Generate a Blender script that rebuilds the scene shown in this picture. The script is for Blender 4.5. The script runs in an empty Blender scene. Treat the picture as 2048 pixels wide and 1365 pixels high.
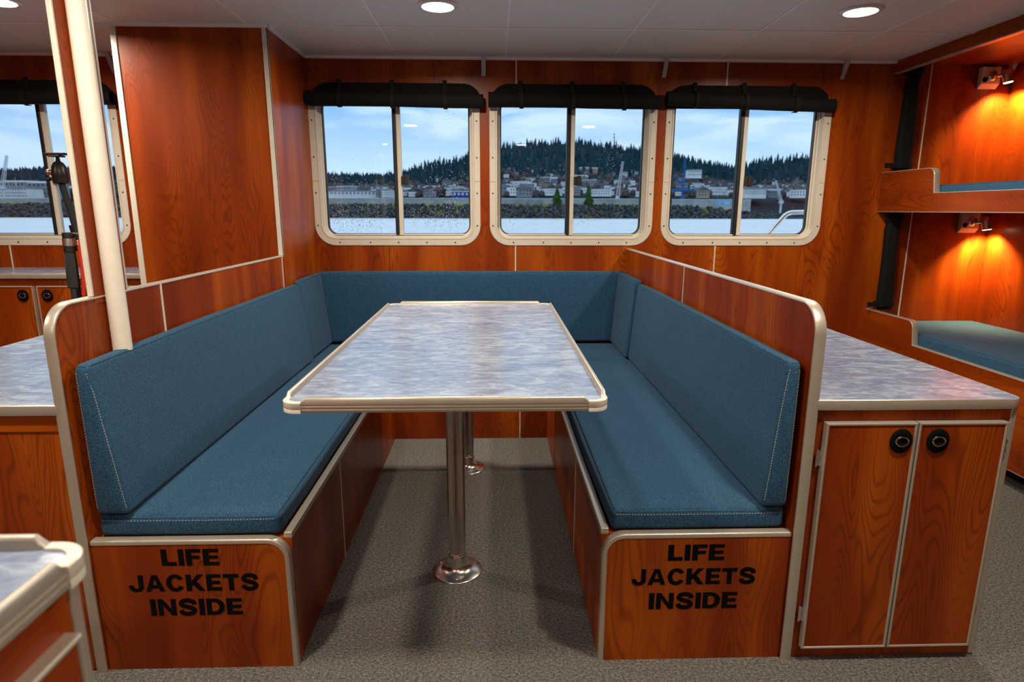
import bpy, bmesh, math, random
from mathutils import Vector, Matrix, noise as mnoise
PI = math.pi
scene = bpy.context.scene
COL = scene.collection

# ------------------------------------------------------------------ camera
EYE = Vector((0.0, 0.0, 1.25))
RIGHT = Vector((0.99956573, -0.02937786, 0.00229988))
UP = Vector((0.0039172, 0.20982361, 0.97773141))
FWD = Vector((0.02920623, 0.9772978, -0.20984757))
cam_data = bpy.data.cameras.new('camera')
cam_data.sensor_width = 36.0
cam_data.lens = 1224.2 / 2048 * 36
cam_data.clip_start = 0.02
cam_data.clip_end = 6000
cam_data.dof.use_dof = True
cam_data.dof.focus_distance = 2.3
cam_data.dof.aperture_fstop = 4.5
cam = bpy.data.objects.new('camera', cam_data)
COL.objects.link(cam)
M = Matrix.Identity(4)
for i in range(3):
    M[i][0] = RIGHT[i]; M[i][1] = UP[i]; M[i][2] = -FWD[i]; M[i][3] = EYE[i]
cam.matrix_world = M
scene.camera = cam

scene.view_settings.view_transform = 'Standard'
scene.view_settings.look = 'None'
scene.view_settings.gamma = 1.0
scene.view_settings.use_curve_mapping = False
scene.view_settings.exposure = 0.0

# ------------------------------------------------------------------ sky
world = bpy.data.worlds.new('overcast_sky')
scene.world = world
world.use_nodes = True
wt = world.node_tree
wt.nodes.clear()
wo = wt.nodes.new('ShaderNodeOutputWorld')
wb = wt.nodes.new('ShaderNodeBackground')
wb.inputs['Strength'].default_value = 1.42
tc = wt.nodes.new('ShaderNodeTexCoord')
sep = wt.nodes.new('ShaderNodeSeparateXYZ')
wt.links.new(tc.outputs['Generated'], sep.inputs[0])
rmp = wt.nodes.new('ShaderNodeValToRGB')
e = rmp.color_ramp.elements
e[0].position = 0.0; e[0].color = (0.58, 0.74, 0.88, 1)
e[1].position = 0.06; e[1].color = (0.46, 0.66, 0.87, 1)
n = e.new(0.15); n.color = (0.22, 0.44, 0.76, 1)
n = e.new(0.40); n.color = (0.58, 0.70, 0.84, 1)
n = e.new(1.0); n.color = (0.58, 0.68, 0.80, 1)
wt.links.new(sep.outputs['Z'], rmp.inputs[0])
mp = wt.nodes.new('ShaderNodeMapping')
mp.inputs['Scale'].default_value = (3.0, 3.0, 16.0)
wt.links.new(tc.outputs['Generated'], mp.inputs[0])
nz = wt.nodes.new('ShaderNodeTexNoise')
nz.inputs['Scale'].default_value = 1.6
nz.inputs['Detail'].default_value = 5
nz.inputs['Distortion'].default_value = 0.4
wt.links.new(mp.outputs[0], nz.inputs['Vector'])
cr = wt.nodes.new('ShaderNodeValToRGB')
cr.color_ramp.elements[0].position = 0.45
cr.color_ramp.elements[1].position = 0.64
wt.links.new(nz.outputs['Fac'], cr.inputs[0])
mx = wt.nodes.new('ShaderNodeMixRGB')
mx.inputs[2].default_value = (0.52, 0.69, 0.86, 1)
wt.links.new(cr.outputs['Color'], mx.inputs['Fac'])
wt.links.new(rmp.outputs['Color'], mx.inputs[1])
wt.links.new(mx.outputs['Color'], wb.inputs['Color'])
wt.links.new(wb.outputs[0], wo.inputs[0])

LAMP_W = 22.0            # each ceiling downlight
LAMP_COL = (1.0, 0.86, 0.68)

# ------------------------------------------------------------------ layout (metres; x right, y towards the windows, z up)
YW = 3.769              # face of the window wall
ZC = 2.10               # ceiling
XL, XLo = -1.070, -1.093   # left settee partition
XR, XRo = 0.811, 0.837     # right settee partition
YP = 1.487              # front of the partitions
YF = 1.500              # front of the settees
YB = 3.233              # front of the back settee
BL, BR = -0.551, 0.293  # aisle edges of the settees
ZB = 0.391
ZP = 1.020
XB = 2.350              # bunk fronts
XH = 3.060              # hull side wall
TILE = 0.6096

# ------------------------------------------------------------------ materials
def mat_new(name):
    m = bpy.data.materials.new(name); m.use_nodes = True
    nt = m.node_tree
    b = nt.nodes['Principled BSDF']
    return m, nt, b

def N(nt, typ, **kw):
    n = nt.nodes.new(typ)
    for k, v in kw.items():
        if k in n.inputs: n.inputs[k].default_value = v
        else: setattr(n, k, v)
    return n

def math_n(nt, op, a, b=None, c=None):
    n = nt.nodes.new('ShaderNodeMath'); n.operation = op
    for i, v in enumerate((a, b, c)):
        if v is None: continue
        if isinstance(v, (int, float)): n.inputs[i].default_value = v
        else: nt.links.new(v, n.inputs[i])
    return n.outputs[0]

def mixc(nt, fac, a, b, mode='MIX'):
    n = nt.nodes.new('ShaderNodeMixRGB'); n.blend_type = mode
    for i, v in enumerate((fac, a, b)):
        if isinstance(v, (int, float)): n.inputs[i].default_value = v
        elif isinstance(v, tuple): n.inputs[i].default_value = v if len(v) == 4 else v + (1,)
        else: nt.links.new(v, n.inputs[i])
    return n.outputs[0]

def ramp(nt, src, stops):
    n = nt.nodes.new('ShaderNodeValToRGB')
    el = n.color_ramp.elements
    while len(el) < len(stops): el.new(0.5)
    for k, (p, c) in enumerate(stops):
        el[k].position = p; el[k].color = c if len(c) == 4 else c + (1,)
    nt.links.new(src, n.inputs[0])
    return n.outputs[0]

def pos(nt, scale, off=(0, 0, 0), rot=(0, 0, 0)):
    g = nt.nodes.new('ShaderNodeNewGeometry')
    mp = nt.nodes.new('ShaderNodeMapping')
    mp.inputs['Scale'].default_value = scale
    mp.inputs['Location'].default_value = off
    mp.inputs['Rotation'].default_value = rot
    nt.links.new(g.outputs['Position'], mp.inputs[0])
    return mp.outputs[0]

def noise(nt, vec, scale=1, detail=2, rough=0.5, dist=0):
    n = N(nt, 'ShaderNodeTexNoise', Scale=scale, Detail=detail, Roughness=rough, Distortion=dist)
    nt.links.new(vec, n.inputs['Vector'])
    return n.outputs['Fac']

def bump(nt, b, h, strength, dist=0.002):
    bn = N(nt, 'ShaderNodeBump', Strength=strength, Distance=dist)
    nt.links.new(h, bn.inputs['Height'])
    nt.links.new(bn.outputs[0], b.inputs['Normal'])

def simple(name, color, rough=0.5, metal=0.0, spec=0.5):
    m, nt, b = mat_new(name)
    b.inputs['Base Color'].default_value = color + (1,)
    b.inputs['Roughness'].default_value = rough
    b.inputs['Metallic'].default_value = metal
    b.inputs['Specular IOR Level'].default_value = spec
    v = pos(nt, (1, 1, 1))
    f = noise(nt, v, 35, 3)
    c = mixc(nt, f, tuple(x * 0.93 for x in color), tuple(min(1, x * 1.07) for x in color))
    nt.links.new(c, b.inputs['Base Color'])
    return m

def wood(name, axis='z', off=(0, 0, 0)):
    """cherry laminate with cathedral grain running along the axis"""
    m, nt, b = mat_new(name)
    def sc(a, l):
        return {'z': (a, a, l), 'y': (a, l, a), 'x': (l, a, a)}[axis]
    field = noise(nt, pos(nt, sc(8.0, 1.5), off), 1.0, 1.2, 0.4, 0.45)
    fine = noise(nt, pos(nt, sc(60, 2.0), off), 1.0, 3, 0.6)
    fib = noise(nt, pos(nt, sc(420, 9.0), off), 1.0, 2, 0.6)
    broad = noise(nt, pos(nt, sc(7.0, 0.9), (3, 5, 1)), 1.0, 2, 0.5)
    ph = math_n(nt, 'ADD', math_n(nt, 'MULTIPLY', field, 150.0), math_n(nt, 'MULTIPLY', fine, 1.4))
    s = math_n(nt, 'SINE', ph)
    line = ramp(nt, math_n(nt, 'MULTIPLY_ADD', s, 0.5, 0.5), [(0.0, (1, 1, 1)), (0.16, (0.45, 0.45, 0.45)), (0.45, (0, 0, 0)), (1.0, (0, 0, 0))])
    # grain lines come and go
    fade = ramp(nt, noise(nt, pos(nt, sc(7, 1.8), (7, 2, 4)), 1.0, 1), [(0.36, (0.12, 0.12, 0.12)), (0.60, (1, 1, 1))])
    line = mixc(nt, 1.0, line, fade, 'MULTIPLY')
    base = ramp(nt, broad, [(0.30, (0.17, 0.0195, 0.0011)), (0.50, (0.275, 0.0405, 0.0020)), (0.70, (0.46, 0.098, 0.0045))])
    base = mixc(nt, math_n(nt, 'MULTIPLY', fib, 0.40), base, (0.25, 0.038, 0.0032))
    strk = ramp(nt, fine, [(0.42, (0, 0, 0)), (0.70, (1, 1, 1))])
    base = mixc(nt, mixc(nt, 1.0, strk, (0.28, 0.28, 0.28), 'MULTIPLY'), base, (0.23, 0.034, 0.003))
    col = mixc(nt, mixc(nt, 1.0, line, (0.52, 0.52, 0.52), 'MULTIPLY'), base, (0.10, 0.012, 0.0015))
    nt.links.new(col, b.inputs['Base Color'])
    b.inputs['Roughness'].default_value = 0.34
    b.inputs['Specular IOR Level'].default_value = 0.26
    bump(nt, b, fib, 0.12, 0.0006)
    return m

def fabric(name, c1, c2):
    m, nt, b = mat_new(name)
    warp = noise(nt, pos(nt, (900, 260, 900)), 1.0, 2, 0.6)
    weft = noise(nt, pos(nt, (260, 900, 260)), 1.0, 2, 0.6)
    w = math_n(nt, 'MULTIPLY', math_n(nt, 'ADD', warp, weft), 0.5)
    mid = noise(nt, pos(nt, (300, 300, 300)), 1.0, 3, 0.6)
    w = math_n(nt, 'ADD', math_n(nt, 'MULTIPLY', w, 0.65), math_n(nt, 'MULTIPLY', mid, 0.35))
    c = ramp(nt, w, [(0.36, tuple(x * 0.45 for x in c1)), (0.48, c1), (0.60, c2)])
    nt.links.new(c, b.inputs['Base Color'])
    b.inputs['Roughness'].default_value = 0.92
    b.inputs['Specular IOR Level'].default_value = 0.15
    b.inputs['Sheen Weight'].default_value = 0.06
    b.inputs['Sheen Roughness'].default_value = 0.5
    wr = noise(nt, pos(nt, (7, 7, 7)), 1.0, 2)
    h = math_n(nt, 'ADD', math_n(nt, 'MULTIPLY', w, 0.10), wr)
    bump(nt, b, h, 0.35, 0.012)
    return m

def laminate(name, c_dark, c_mid, c_light, rough):
    m, nt, b = mat_new(name)
    a = noise(nt, pos(nt, (6.5, 15, 10)), 1.0, 6, 0.66, 1.5)
    bb = noise(nt, pos(nt, (22, 48, 30), (5, 3, 0)), 1.0, 4, 0.6, 1.2)
    big = noise(nt, pos(nt, (2.4, 2.4, 2.4)), 1.0, 2)
    f = math_n(nt, 'ADD', math_n(nt, 'MULTIPLY', a, 0.60), math_n(nt, 'MULTIPLY', bb, 0.40))
    f = math_n(nt, 'MULTIPLY_ADD', math_n(nt, 'SUBTRACT', big, 0.5), 0.15, f)
    c = ramp(nt, f, [(0.37, c_dark), (0.49, c_mid), (0.60, c_light)])
    nt.links.new(c, b.inputs['Base Color'])
    b.inputs['Roughness'].default_value = rough
    b.inputs['Specular IOR Level'].default_value = 0.5
    bump(nt, b, noise(nt, pos(nt, (500, 500, 500)), 1.0, 2), 0.06, 0.0008)
    return m

def metal(name, color, rough, metallic=1.0, brushed=None):
    m, nt, b = mat_new(name)
    b.inputs['Metallic'].default_value = metallic
    v = pos(nt, brushed or (30, 30, 30))
    f = noise(nt, v, 1.0, 3)
    c = mixc(nt, f, tuple(x * 0.9 for x in color), color)
    nt.links.new(c, b.inputs['Base Color'])
    r = math_n(nt, 'MULTIPLY_ADD', f, 0.10, rough - 0.05)
    nt.links.new(r, b.inputs['Roughness'])
    bump(nt, b, noise(nt, pos(nt, (700, 700, 700)), 1.0, 2), 0.08, 0.0005)
    return m

def carpet(name):
    m, nt, b = mat_new(name)
    a = noise(nt, pos(nt, (330, 330, 330)), 1.0, 3, 0.7)
    c_ = noise(nt, pos(nt, (110, 150, 110)), 1.0, 3, 0.65)
    f = math_n(nt, 'ADD', math_n(nt, 'MULTIPLY', a, 0.55), math_n(nt, 'MULTIPLY', c_, 0.45))
    c = ramp(nt, f, [(0.38, (0.040, 0.040, 0.041)), (0.50, (0.145, 0.138, 0.130)), (0.64, (0.36, 0.33, 0.29))])
    nt.links.new(c, b.inputs['Base Color'])
    b.inputs['Roughness'].default_value = 0.97
    b.inputs['Specular IOR Level'].default_value = 0.08
    bump(nt, b, f, 0.9, 0.006)
    return m

WOOD = wood('cherry_laminate', 'z')
WOODY = wood('cherry_laminate_lengthwise', 'y', (2, 1, 5))
WOODX = wood('cherry_laminate_crosswise', 'x', (4, 7, 2))
DENIM = fabric('blue_denim', (0.017, 0.066, 0.133), (0.055, 0.138, 0.240))
SEAM = simple('blue_piping', (0.012, 0.05, 0.085), 0.9)
THREAD = simple('pale_thread', (0.40, 0.42, 0.38), 0.9)
LAMIN = laminate('mottled_blue_laminate', (0.13, 0.175, 0.29), (0.20, 0.26, 0.39), (0.35, 0.42, 0.53), 0.24)
ALU = metal('satin_aluminium', (0.58, 0.53, 0.45), 0.34, 0.55)
ALUD = metal('ribbed_aluminium', (0.62, 0.57, 0.52), 0.30, 0.95)
FRAME = simple('cream_window_frame', (0.66, 0.61, 0.52), 0.38)
CREAM = simple('cream_enamel', (0.70, 0.65, 0.56), 0.30)
POLEM = simple('cream_pole', (0.85, 0.80, 0.70), 0.22)
BLACK = simple('black_vinyl', (0.004, 0.004, 0.004), 0.7, 0, 0.08)
CANVAS = simple('black_canvas', (0.0045, 0.0045, 0.0042), 0.85, 0, 0.25)
RUBBER = simple('black_gasket', (0.010, 0.011, 0.014), 0.45)
BROWN = simple('dark_bronze_latch', (0.012, 0.010, 0.008), 0.5)
CHROME = metal('chrome', (0.85, 0.82, 0.78), 0.10)
STEEL = metal('satin_steel', (0.80, 0.78, 0.74), 0.24)
TILEM = simple('ceiling_panel', (0.78, 0.74, 0.70), 0.55)
SEAMT = simple('ceiling_seam', (0.92, 0.88, 0.84), 0.45)
GREYP = simple('grey_enamel', (0.42, 0.44, 0.48), 0.45)
BLACK2 = simple('black_webbing', (0.008, 0.008, 0.0075), 0.8, 0, 0.25)
CARPET = carpet('flecked_grey_carpet')
RED = simple('red_cord', (0.75, 0.035, 0.012), 0.7)
FOAM = simple('charcoal_foam', (0.035, 0.037, 0.036), 0.9)
DKMETAL = metal('black_anodised', (0.045, 0.043, 0.040), 0.35, 0.6)

def emit(name, col, strength):
    m = bpy.data.materials.new(name); m.use_nodes = True
    nt = m.node_tree; nt.nodes.clear()
    o = nt.nodes.new('ShaderNodeOutputMaterial')
    e = nt.nodes.new('ShaderNodeEmission')
    g = nt.nodes.new('ShaderNodeNewGeometry')
    f = noise(nt, g.outputs['Position'], 40, 1)
    c = mixc(nt, f, tuple(x * 0.98 for x in col), col)
    nt.links.new(c, e.inputs['Color'])
    e.inputs['Strength'].default_value = strength
    nt.links.new(e.outputs[0], o.inputs[0])
    return m
LENS = emit('lamp_lens', (1.0, 0.93, 0.80), 9.0)
LENSW = emit('reading_lens', (1.0, 0.80, 0.45), 14.0)

def glass_mat():
    m = bpy.data.materials.new('window_glass'); m.use_nodes = True
    nt = m.node_tree; nt.nodes.clear()
    o = nt.nodes.new('ShaderNodeOutputMaterial')
    t = nt.nodes.new('ShaderNodeBsdfTransparent'); t.inputs[0].default_value = (0.96, 0.98, 0.99, 1)
    g = nt.nodes.new('ShaderNodeBsdfGlossy'); g.inputs['Roughness'].default_value = 0.01
    f = nt.nodes.new('ShaderNodeFresnel'); f.inputs['IOR'].default_value = 1.5
    mx = nt.nodes.new('ShaderNodeMixShader')
    nt.links.new(f.outputs[0], mx.inputs[0]); nt.links.new(t.outputs[0], mx.inputs[1]); nt.links.new(g.outputs[0], mx.inputs[2])
    nt.links.new(mx.outputs[0], o.inputs[0])
    return m
GLASS = glass_mat()

def drop_mat():
    m = bpy.data.materials.new('water_drop'); m.use_nodes = True
    nt = m.node_tree; nt.nodes.clear()
    o = nt.nodes.new('ShaderNodeOutputMaterial')
    t = nt.nodes.new('ShaderNodeBsdfTranslucent'); t.inputs[0].default_value = (0.95, 0.97, 1, 1)
    g = nt.nodes.new('ShaderNodeBsdfGlossy'); g.inputs['Roughness'].default_value = 0.05
    d = nt.nodes.new('ShaderNodeBsdfDiffuse'); d.inputs[0].default_value = (0.95, 0.97, 1, 1)  # white body colour stands in for light caught by clear drops
    mx = nt.nodes.new('ShaderNodeMixShader'); mx.inputs[0].default_value = 0.3
    mx2 = nt.nodes.new('ShaderNodeMixShader'); mx2.inputs[0].default_value = 0.35
    nt.links.new(t.outputs[0], mx.inputs[1]); nt.links.new(g.outputs[0], mx.inputs[2])
    nt.links.new(mx.outputs[0], mx2.inputs[1]); nt.links.new(d.outputs[0], mx2.inputs[2])
    nt.links.new(mx2.outputs[0], o.inputs[0])
    return m
DROP = drop_mat()

# ------------------------------------------------------------------ mesh helpers
class MB:
    def __init__(s): s.v = []; s.f = []
    def add(s, vs, fs):
        b = len(s.v); s.v += [tuple(v) for v in vs]; s.f += [tuple(b + i for i in f) for f in fs]; return s
    def box(s, x0, x1, y0, y1, z0, z1):
        v = [(x0, y0, z0), (x1, y0, z0), (x1, y1, z0), (x0, y1, z0), (x0, y0, z1), (x1, y0, z1), (x1, y1, z1), (x0, y1, z1)]
        return s.add(v, [(0, 3, 2, 1), (4, 5, 6, 7), (0, 1, 5, 4), (1, 2, 6, 5), (2, 3, 7, 6), (3, 0, 4, 7)])
    def prism(s, poly, axis, a, b):
        """poly: 2-D outline; axis the extruded axis from a to b"""
        def P(p, t):
            return {'x': (t, p[0], p[1]), 'y': (p[0], t, p[1]), 'z': (p[0], p[1], t)}[axis]
        n = len(poly)
        v = [P(p, a) for p in poly] + [P(p, b) for p in poly]
        f = [tuple(range(n - 1, -1, -1)), tuple(range(n, 2 * n))]
        f += [(i, (i + 1) % n, n + (i + 1) % n, n + i) for i in range(n)]
        return s.add(v, f)
    def loops(s, loops, cap0=False, cap1=False, closed=False):
        n = len(loops[0]); v = [p for l in loops for p in l]; f = []
        k = len(loops)
        for a in range(k if closed else k - 1):
            b = (a + 1) % k
            for i in range(n):
                j = (i + 1) % n
                f.append((a * n + i, a * n + j, b * n + j, b * n + i))
        if cap0: f.append(tuple(range(n - 1, -1, -1)))
        if cap1: f.append(tuple((k - 1) * n + i for i in range(n)))
        return s.add(v, f)
    def lathe(s, prof, c, axis='z', n=32, cap=True):
        """prof: (radius, height) pairs along the axis from centre c"""
        L = []
        for r, h in prof:
            l = []
            for i in range(n):
                a = 2 * PI * i / n; u, w = r * math.cos(a), r * math.sin(a)
                p = {'z': (u, w, h), 'y': (u, h, w), 'x': (h, u, w)}[axis]
                l.append((c[0] + p[0], c[1] + p[1], c[2] + p[2]))
            L.append(l)
        return s.loops(L, cap, cap)
    def tube(s, pts, r, n=10, cap=True, flat=1.0):
        pts = [Vector(p) for p in pts]
        rr = r if isinstance(r, (list, tuple)) else [r] * len(pts)
        t0 = (pts[1] - pts[0]).normalized()
        u = t0.orthogonal().normalized()
        L = []
        for i, p in enumerate(pts):
            t = ((pts[min(i + 1, len(pts) - 1)] - pts[max(i - 1, 0)])).normalized()
            u = (u - t * u.dot(t)).normalized(); w = t.cross(u)
            L.append([p + u * (rr[i] * math.cos(2 * PI * k / n)) + w * (rr[i] * flat * math.sin(2 * PI * k / n)) for k in range(n)])
        return s.loops(L, cap, cap)
    def strip(s, path, side, width, t, prof=None, closed=False):
        """edge band: the path runs on its under face; side = direction of its width; t = thickness outwards"""
        side = Vector(side).normalized(); path = [Vector(p) for p in path]; n = len(path)
        w = width / 2; c = min(t * 0.45, 0.004)
        prof = prof or [(-w, 0), (-w, t - c), (-w + c * 0.4, t - c * 0.3), (-w + c, t), (w - c, t), (w - c * 0.4, t - c * 0.3), (w, t - c), (w, 0)]
        L = []
        for i, p in enumerate(path):
            a = path[(i - 1) % n] if closed or i > 0 else p
            b = path[(i + 1) % n] if closed or i < n - 1 else p
            t1 = (p - a).normalized() if (p - a).length > 1e-9 else None
            t2 = (b - p).normalized() if (b - p).length > 1e-9 else None
            T = ((t1 or t2) + (t2 or t1)).normalized()
            nrm = T.cross(side).normalized()
            k = 1.0
            if t1 and t2: k = 1.0 / max(0.5, T.dot(t1))
            L.append([p + side * u + nrm * (h * k) for u, h in prof])
        return s.loops(L, not closed, not closed, closed)
    def make(s, name):
        me = bpy.data.meshes.new(name)
        me.from_pydata(s.v, [], s.f)
        bm = bmesh.new(); bm.from_mesh(me)
        bmesh.ops.recalc_face_normals(bm, faces=bm.faces)
        bm.to_mesh(me); bm.free()
        return me

OFF = {}
def obj(name, mb, mat, parent=None, bevel=0, seg=2, smooth=False, angle=40, recalc=True):
    me = mb.make(name) if isinstance(mb, MB) else mb
    o = bpy.data.objects.new(name, me)
    COL.objects.link(o)
    me.materials.append(mat)
    off = OFF.get(parent.name, Vector()) if parent else Vector()
    if parent:
        o.parent = parent
        if off.length > 0: me.transform(Matrix.Translation(-off))
        OFF[o.name] = off
    if bevel:
        md = o.modifiers.new('edges', 'BEVEL'); md.width = bevel; md.segments = seg
        md.limit_method = 'ANGLE'; md.angle_limit = math.radians(30); md.harden_normals = False
    if smooth or bevel:
        for p in me.polygons: p.use_smooth = True
        me.set_sharp_from_angle(angle=math.radians(angle)) if not bevel else None
        if bevel:
            md = o.modifiers.new('normals', 'WEIGHTED_NORMAL'); md.keep_sharp = True
    return o

def tag(o, label=None, cat=None, group=None, kind=None):
    if label: o['label'] = label
    if cat: o['category'] = cat
    if group: o['group'] = group
    if kind: o['kind'] = kind
    return o

def thing(name, loc, label, cat, group=None):
    o = bpy.data.objects.new(name, None); COL.objects.link(o)
    o.location = loc; o.empty_display_size = 0.05
    OFF[o.name] = Vector(loc)
    return tag(o, label, cat, group)

def struct(name, mb, mat, **k):
    return tag(obj(name, mb, mat, **k), kind='structure')

def sroot(name, loc):
    o = bpy.data.objects.new(name, None); COL.objects.link(o); o.location = loc
    OFF[o.name] = Vector(loc); o['kind'] = 'structure'
    return o

def fillet(pts, rad, n=8):
    """rounds the inner corners of a 3-D polyline"""
    pts = [Vector(p) for p in pts]; out = [pts[0]]
    for i in range(1, len(pts) - 1):
        r = rad[i] if isinstance(rad, (list, tuple)) else rad
        a, b, c = pts[i - 1], pts[i], pts[i + 1]
        d1 = (a - b).normalized(); d2 = (c - b).normalized()
        if r <= 0: out.append(b); continue
        half = d1.angle(d2) / 2; d = r / math.tan(half)
        p1 = b + d1 * d; p2 = b + d2 * d
        cen = b + (d1 + d2).normalized() * (r / math.sin(half))
        v1 = p1 - cen; v2 = p2 - cen; ang = v1.angle(v2)
        for k in range(n + 1):
            t = k / n
            out.append(cen + (v1 * math.sin((1 - t) * ang) + v2 * math.sin(t * ang)) / math.sin(ang))
    out.append(pts[-1]); return out

def rrect(x0, x1, z0, z1, r, n=7):
    out = []
    for cx, cz, a0 in ((x1 - r, z0 + r, -PI / 2), (x1 - r, z1 - r, 0), (x0 + r, z1 - r, PI / 2), (x0 + r, z0 + r, PI)):
        for k in range(n + 1):
            a = a0 + PI / 2 * k / n
            out.append((cx + r * math.cos(a), cz + r * math.sin(a)))
    return out

# ------------------------------------------------------------------ lamps of the room
def downlight(x, y, label):
    t = thing('ceiling_downlight', (x, y, ZC), label, 'ceiling light', 'recessed downlights in the grey ceiling')
    obj('trim_ring', MB().loops([[(x + r * math.cos(2 * PI * i / 40), y + r * math.sin(2 * PI * i / 40), z) for i in range(40)]
        for r, z in ((0.088, ZC), (0.088, ZC - 0.004), (0.080, ZC - 0.009), (0.069, ZC - 0.010), (0.067, ZC - 0.004), (0.067, ZC))]), CREAM, t, smooth=True)
    obj('lens', MB().lathe([(0.0665, ZC), (0.0665, ZC - 0.004), (0.050, ZC - 0.0065), (0.001, ZC - 0.008)], (x, y, 0)), LENS, t, smooth=True)
    ld = bpy.data.lights.new('downlight_beam', 'AREA'); ld.shape = 'DISK'; ld.size = 0.125
    ld.energy = LAMP_W * (0.55 if y < 0 else 1.0); ld.color = LAMP_COL; ld.spread = math.radians(170)
    lo = bpy.data.objects.new('downlight_beam', ld); COL.objects.link(lo)
    lo.parent = t; lo.location = (0, 0, -0.012)
    return t
downlight(-0.234, 2.850, 'round recessed downlight above the dining table, middle of the picture top')
downlight(1.595, 2.850, 'round recessed downlight near the right-hand bunks, at the top right')
downlight(-2.063, 2.850, 'round recessed downlight at the top left corner, left of the cream pole')
for x, y in ((-2.67, 1.037), (-0.844, 1.037), (0.985, 1.037), (-1.454, -0.79), (0.376, -0.79)):
    downlight(x, y, 'recessed downlight behind the camera, seen only as a glint in the window glass')

# ------------------------------------------------------------------ room shell
struct('floor', MB().box(-3.98, 3.14, -2.48, YW + 0.09, -0.08, 0.0), CARPET)
struct('ceiling', MB().box(-3.98, 3.14, -2.48, YW + 0.09, ZC + 0.001, ZC + 0.08), TILEM)
x0s = -0.539; seam = MB()
k = -6
while x0s + k * TILE < XH:
    x = x0s + k * TILE
    if x > -3.9: seam.box(x - 0.005, x + 0.005, -2.4, YW, ZC - 0.0025, ZC + 0.002)
    k += 1
y = 3.171
while y > -2.4:
    seam.box(-3.9, XH, y - 0.006, y + 0.006, ZC - 0.003, ZC + 0.002); y -= TILE
struct('trim_1', seam, SEAMT)
cv = MB().box(-3.9, XL - 0.73, YW - 0.020, YW, ZC - 0.012, ZC + 0.002).box(XL, XB, YW - 0.020, YW, ZC - 0.012, ZC + 0.002)
cv.box(XL - 0.745, XL + 0.012, 3.172 - 0.014, 3.172, ZC - 0.012, ZC + 0.002).box(XL, XL + 0.012, 3.16, YW, ZC - 0.012, ZC + 0.002)
struct('trim_2', cv, SEAMT)
struct('wall_left', MB().box(-3.98, -3.9, -2.4, YW, 0, ZC), WOOD)
struct('wall_front', MB().box(-3.98, 3.14, -2.48, -2.4, 0, ZC), WOOD)
struct('wall_right', MB().box(XH, XH + 0.08, -2.4, YW, 0, ZC), WOOD)

# window openings (outer edge of the flange)
WZ0, WZ1 = 1.036, 1.945
WINS = [(-3.150, -2.156), (XL, -0.079), (-0.023, 0.964), (1.017, 2.003)]
IN = 0.046
wall = MB()
edges = [-3.98]
for a, b in WINS: edges += [a + IN, b - IN]
edges.append(XH + 0.08)
for i in range(0, len(edges), 2): wall.box(edges[i], edges[i + 1], YW, YW + 0.09, 0, ZC)
for a, b in WINS:
    wall.box(a + IN, b - IN, YW, YW + 0.09, 0, WZ0 + IN); wall.box(a + IN, b - IN, YW, YW + 0.09, WZ1 - IN, ZC)
struct('wall_back', wall, WOOD)
# aluminium joint strips of the wall panels
jt = MB()
def joint_z(mb, x, y, z0, z1, w=0.007, t=0.003): mb.box(x - w / 2, x + w / 2, y - t, y + 0.001, z0, z1)
joint_z(jt, 0.133, YW, 0.5, WZ0); joint_z(jt, 0.133, YW, WZ1, ZC)
joint_z(jt, 1.362, YW, 0.5, WZ0); joint_z(jt, 1.362, YW, WZ1, ZC)
joint_z(jt, -2.880, YW, 0.905, WZ0); joint_z(jt, -2.880, YW, WZ1, ZC)
joint_z(jt, 2.570, YW, 0.55, 1.255); joint_z(jt, 2.570, YW, 1.33, ZC)
struct('trim_3', jt, CREAM)

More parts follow.
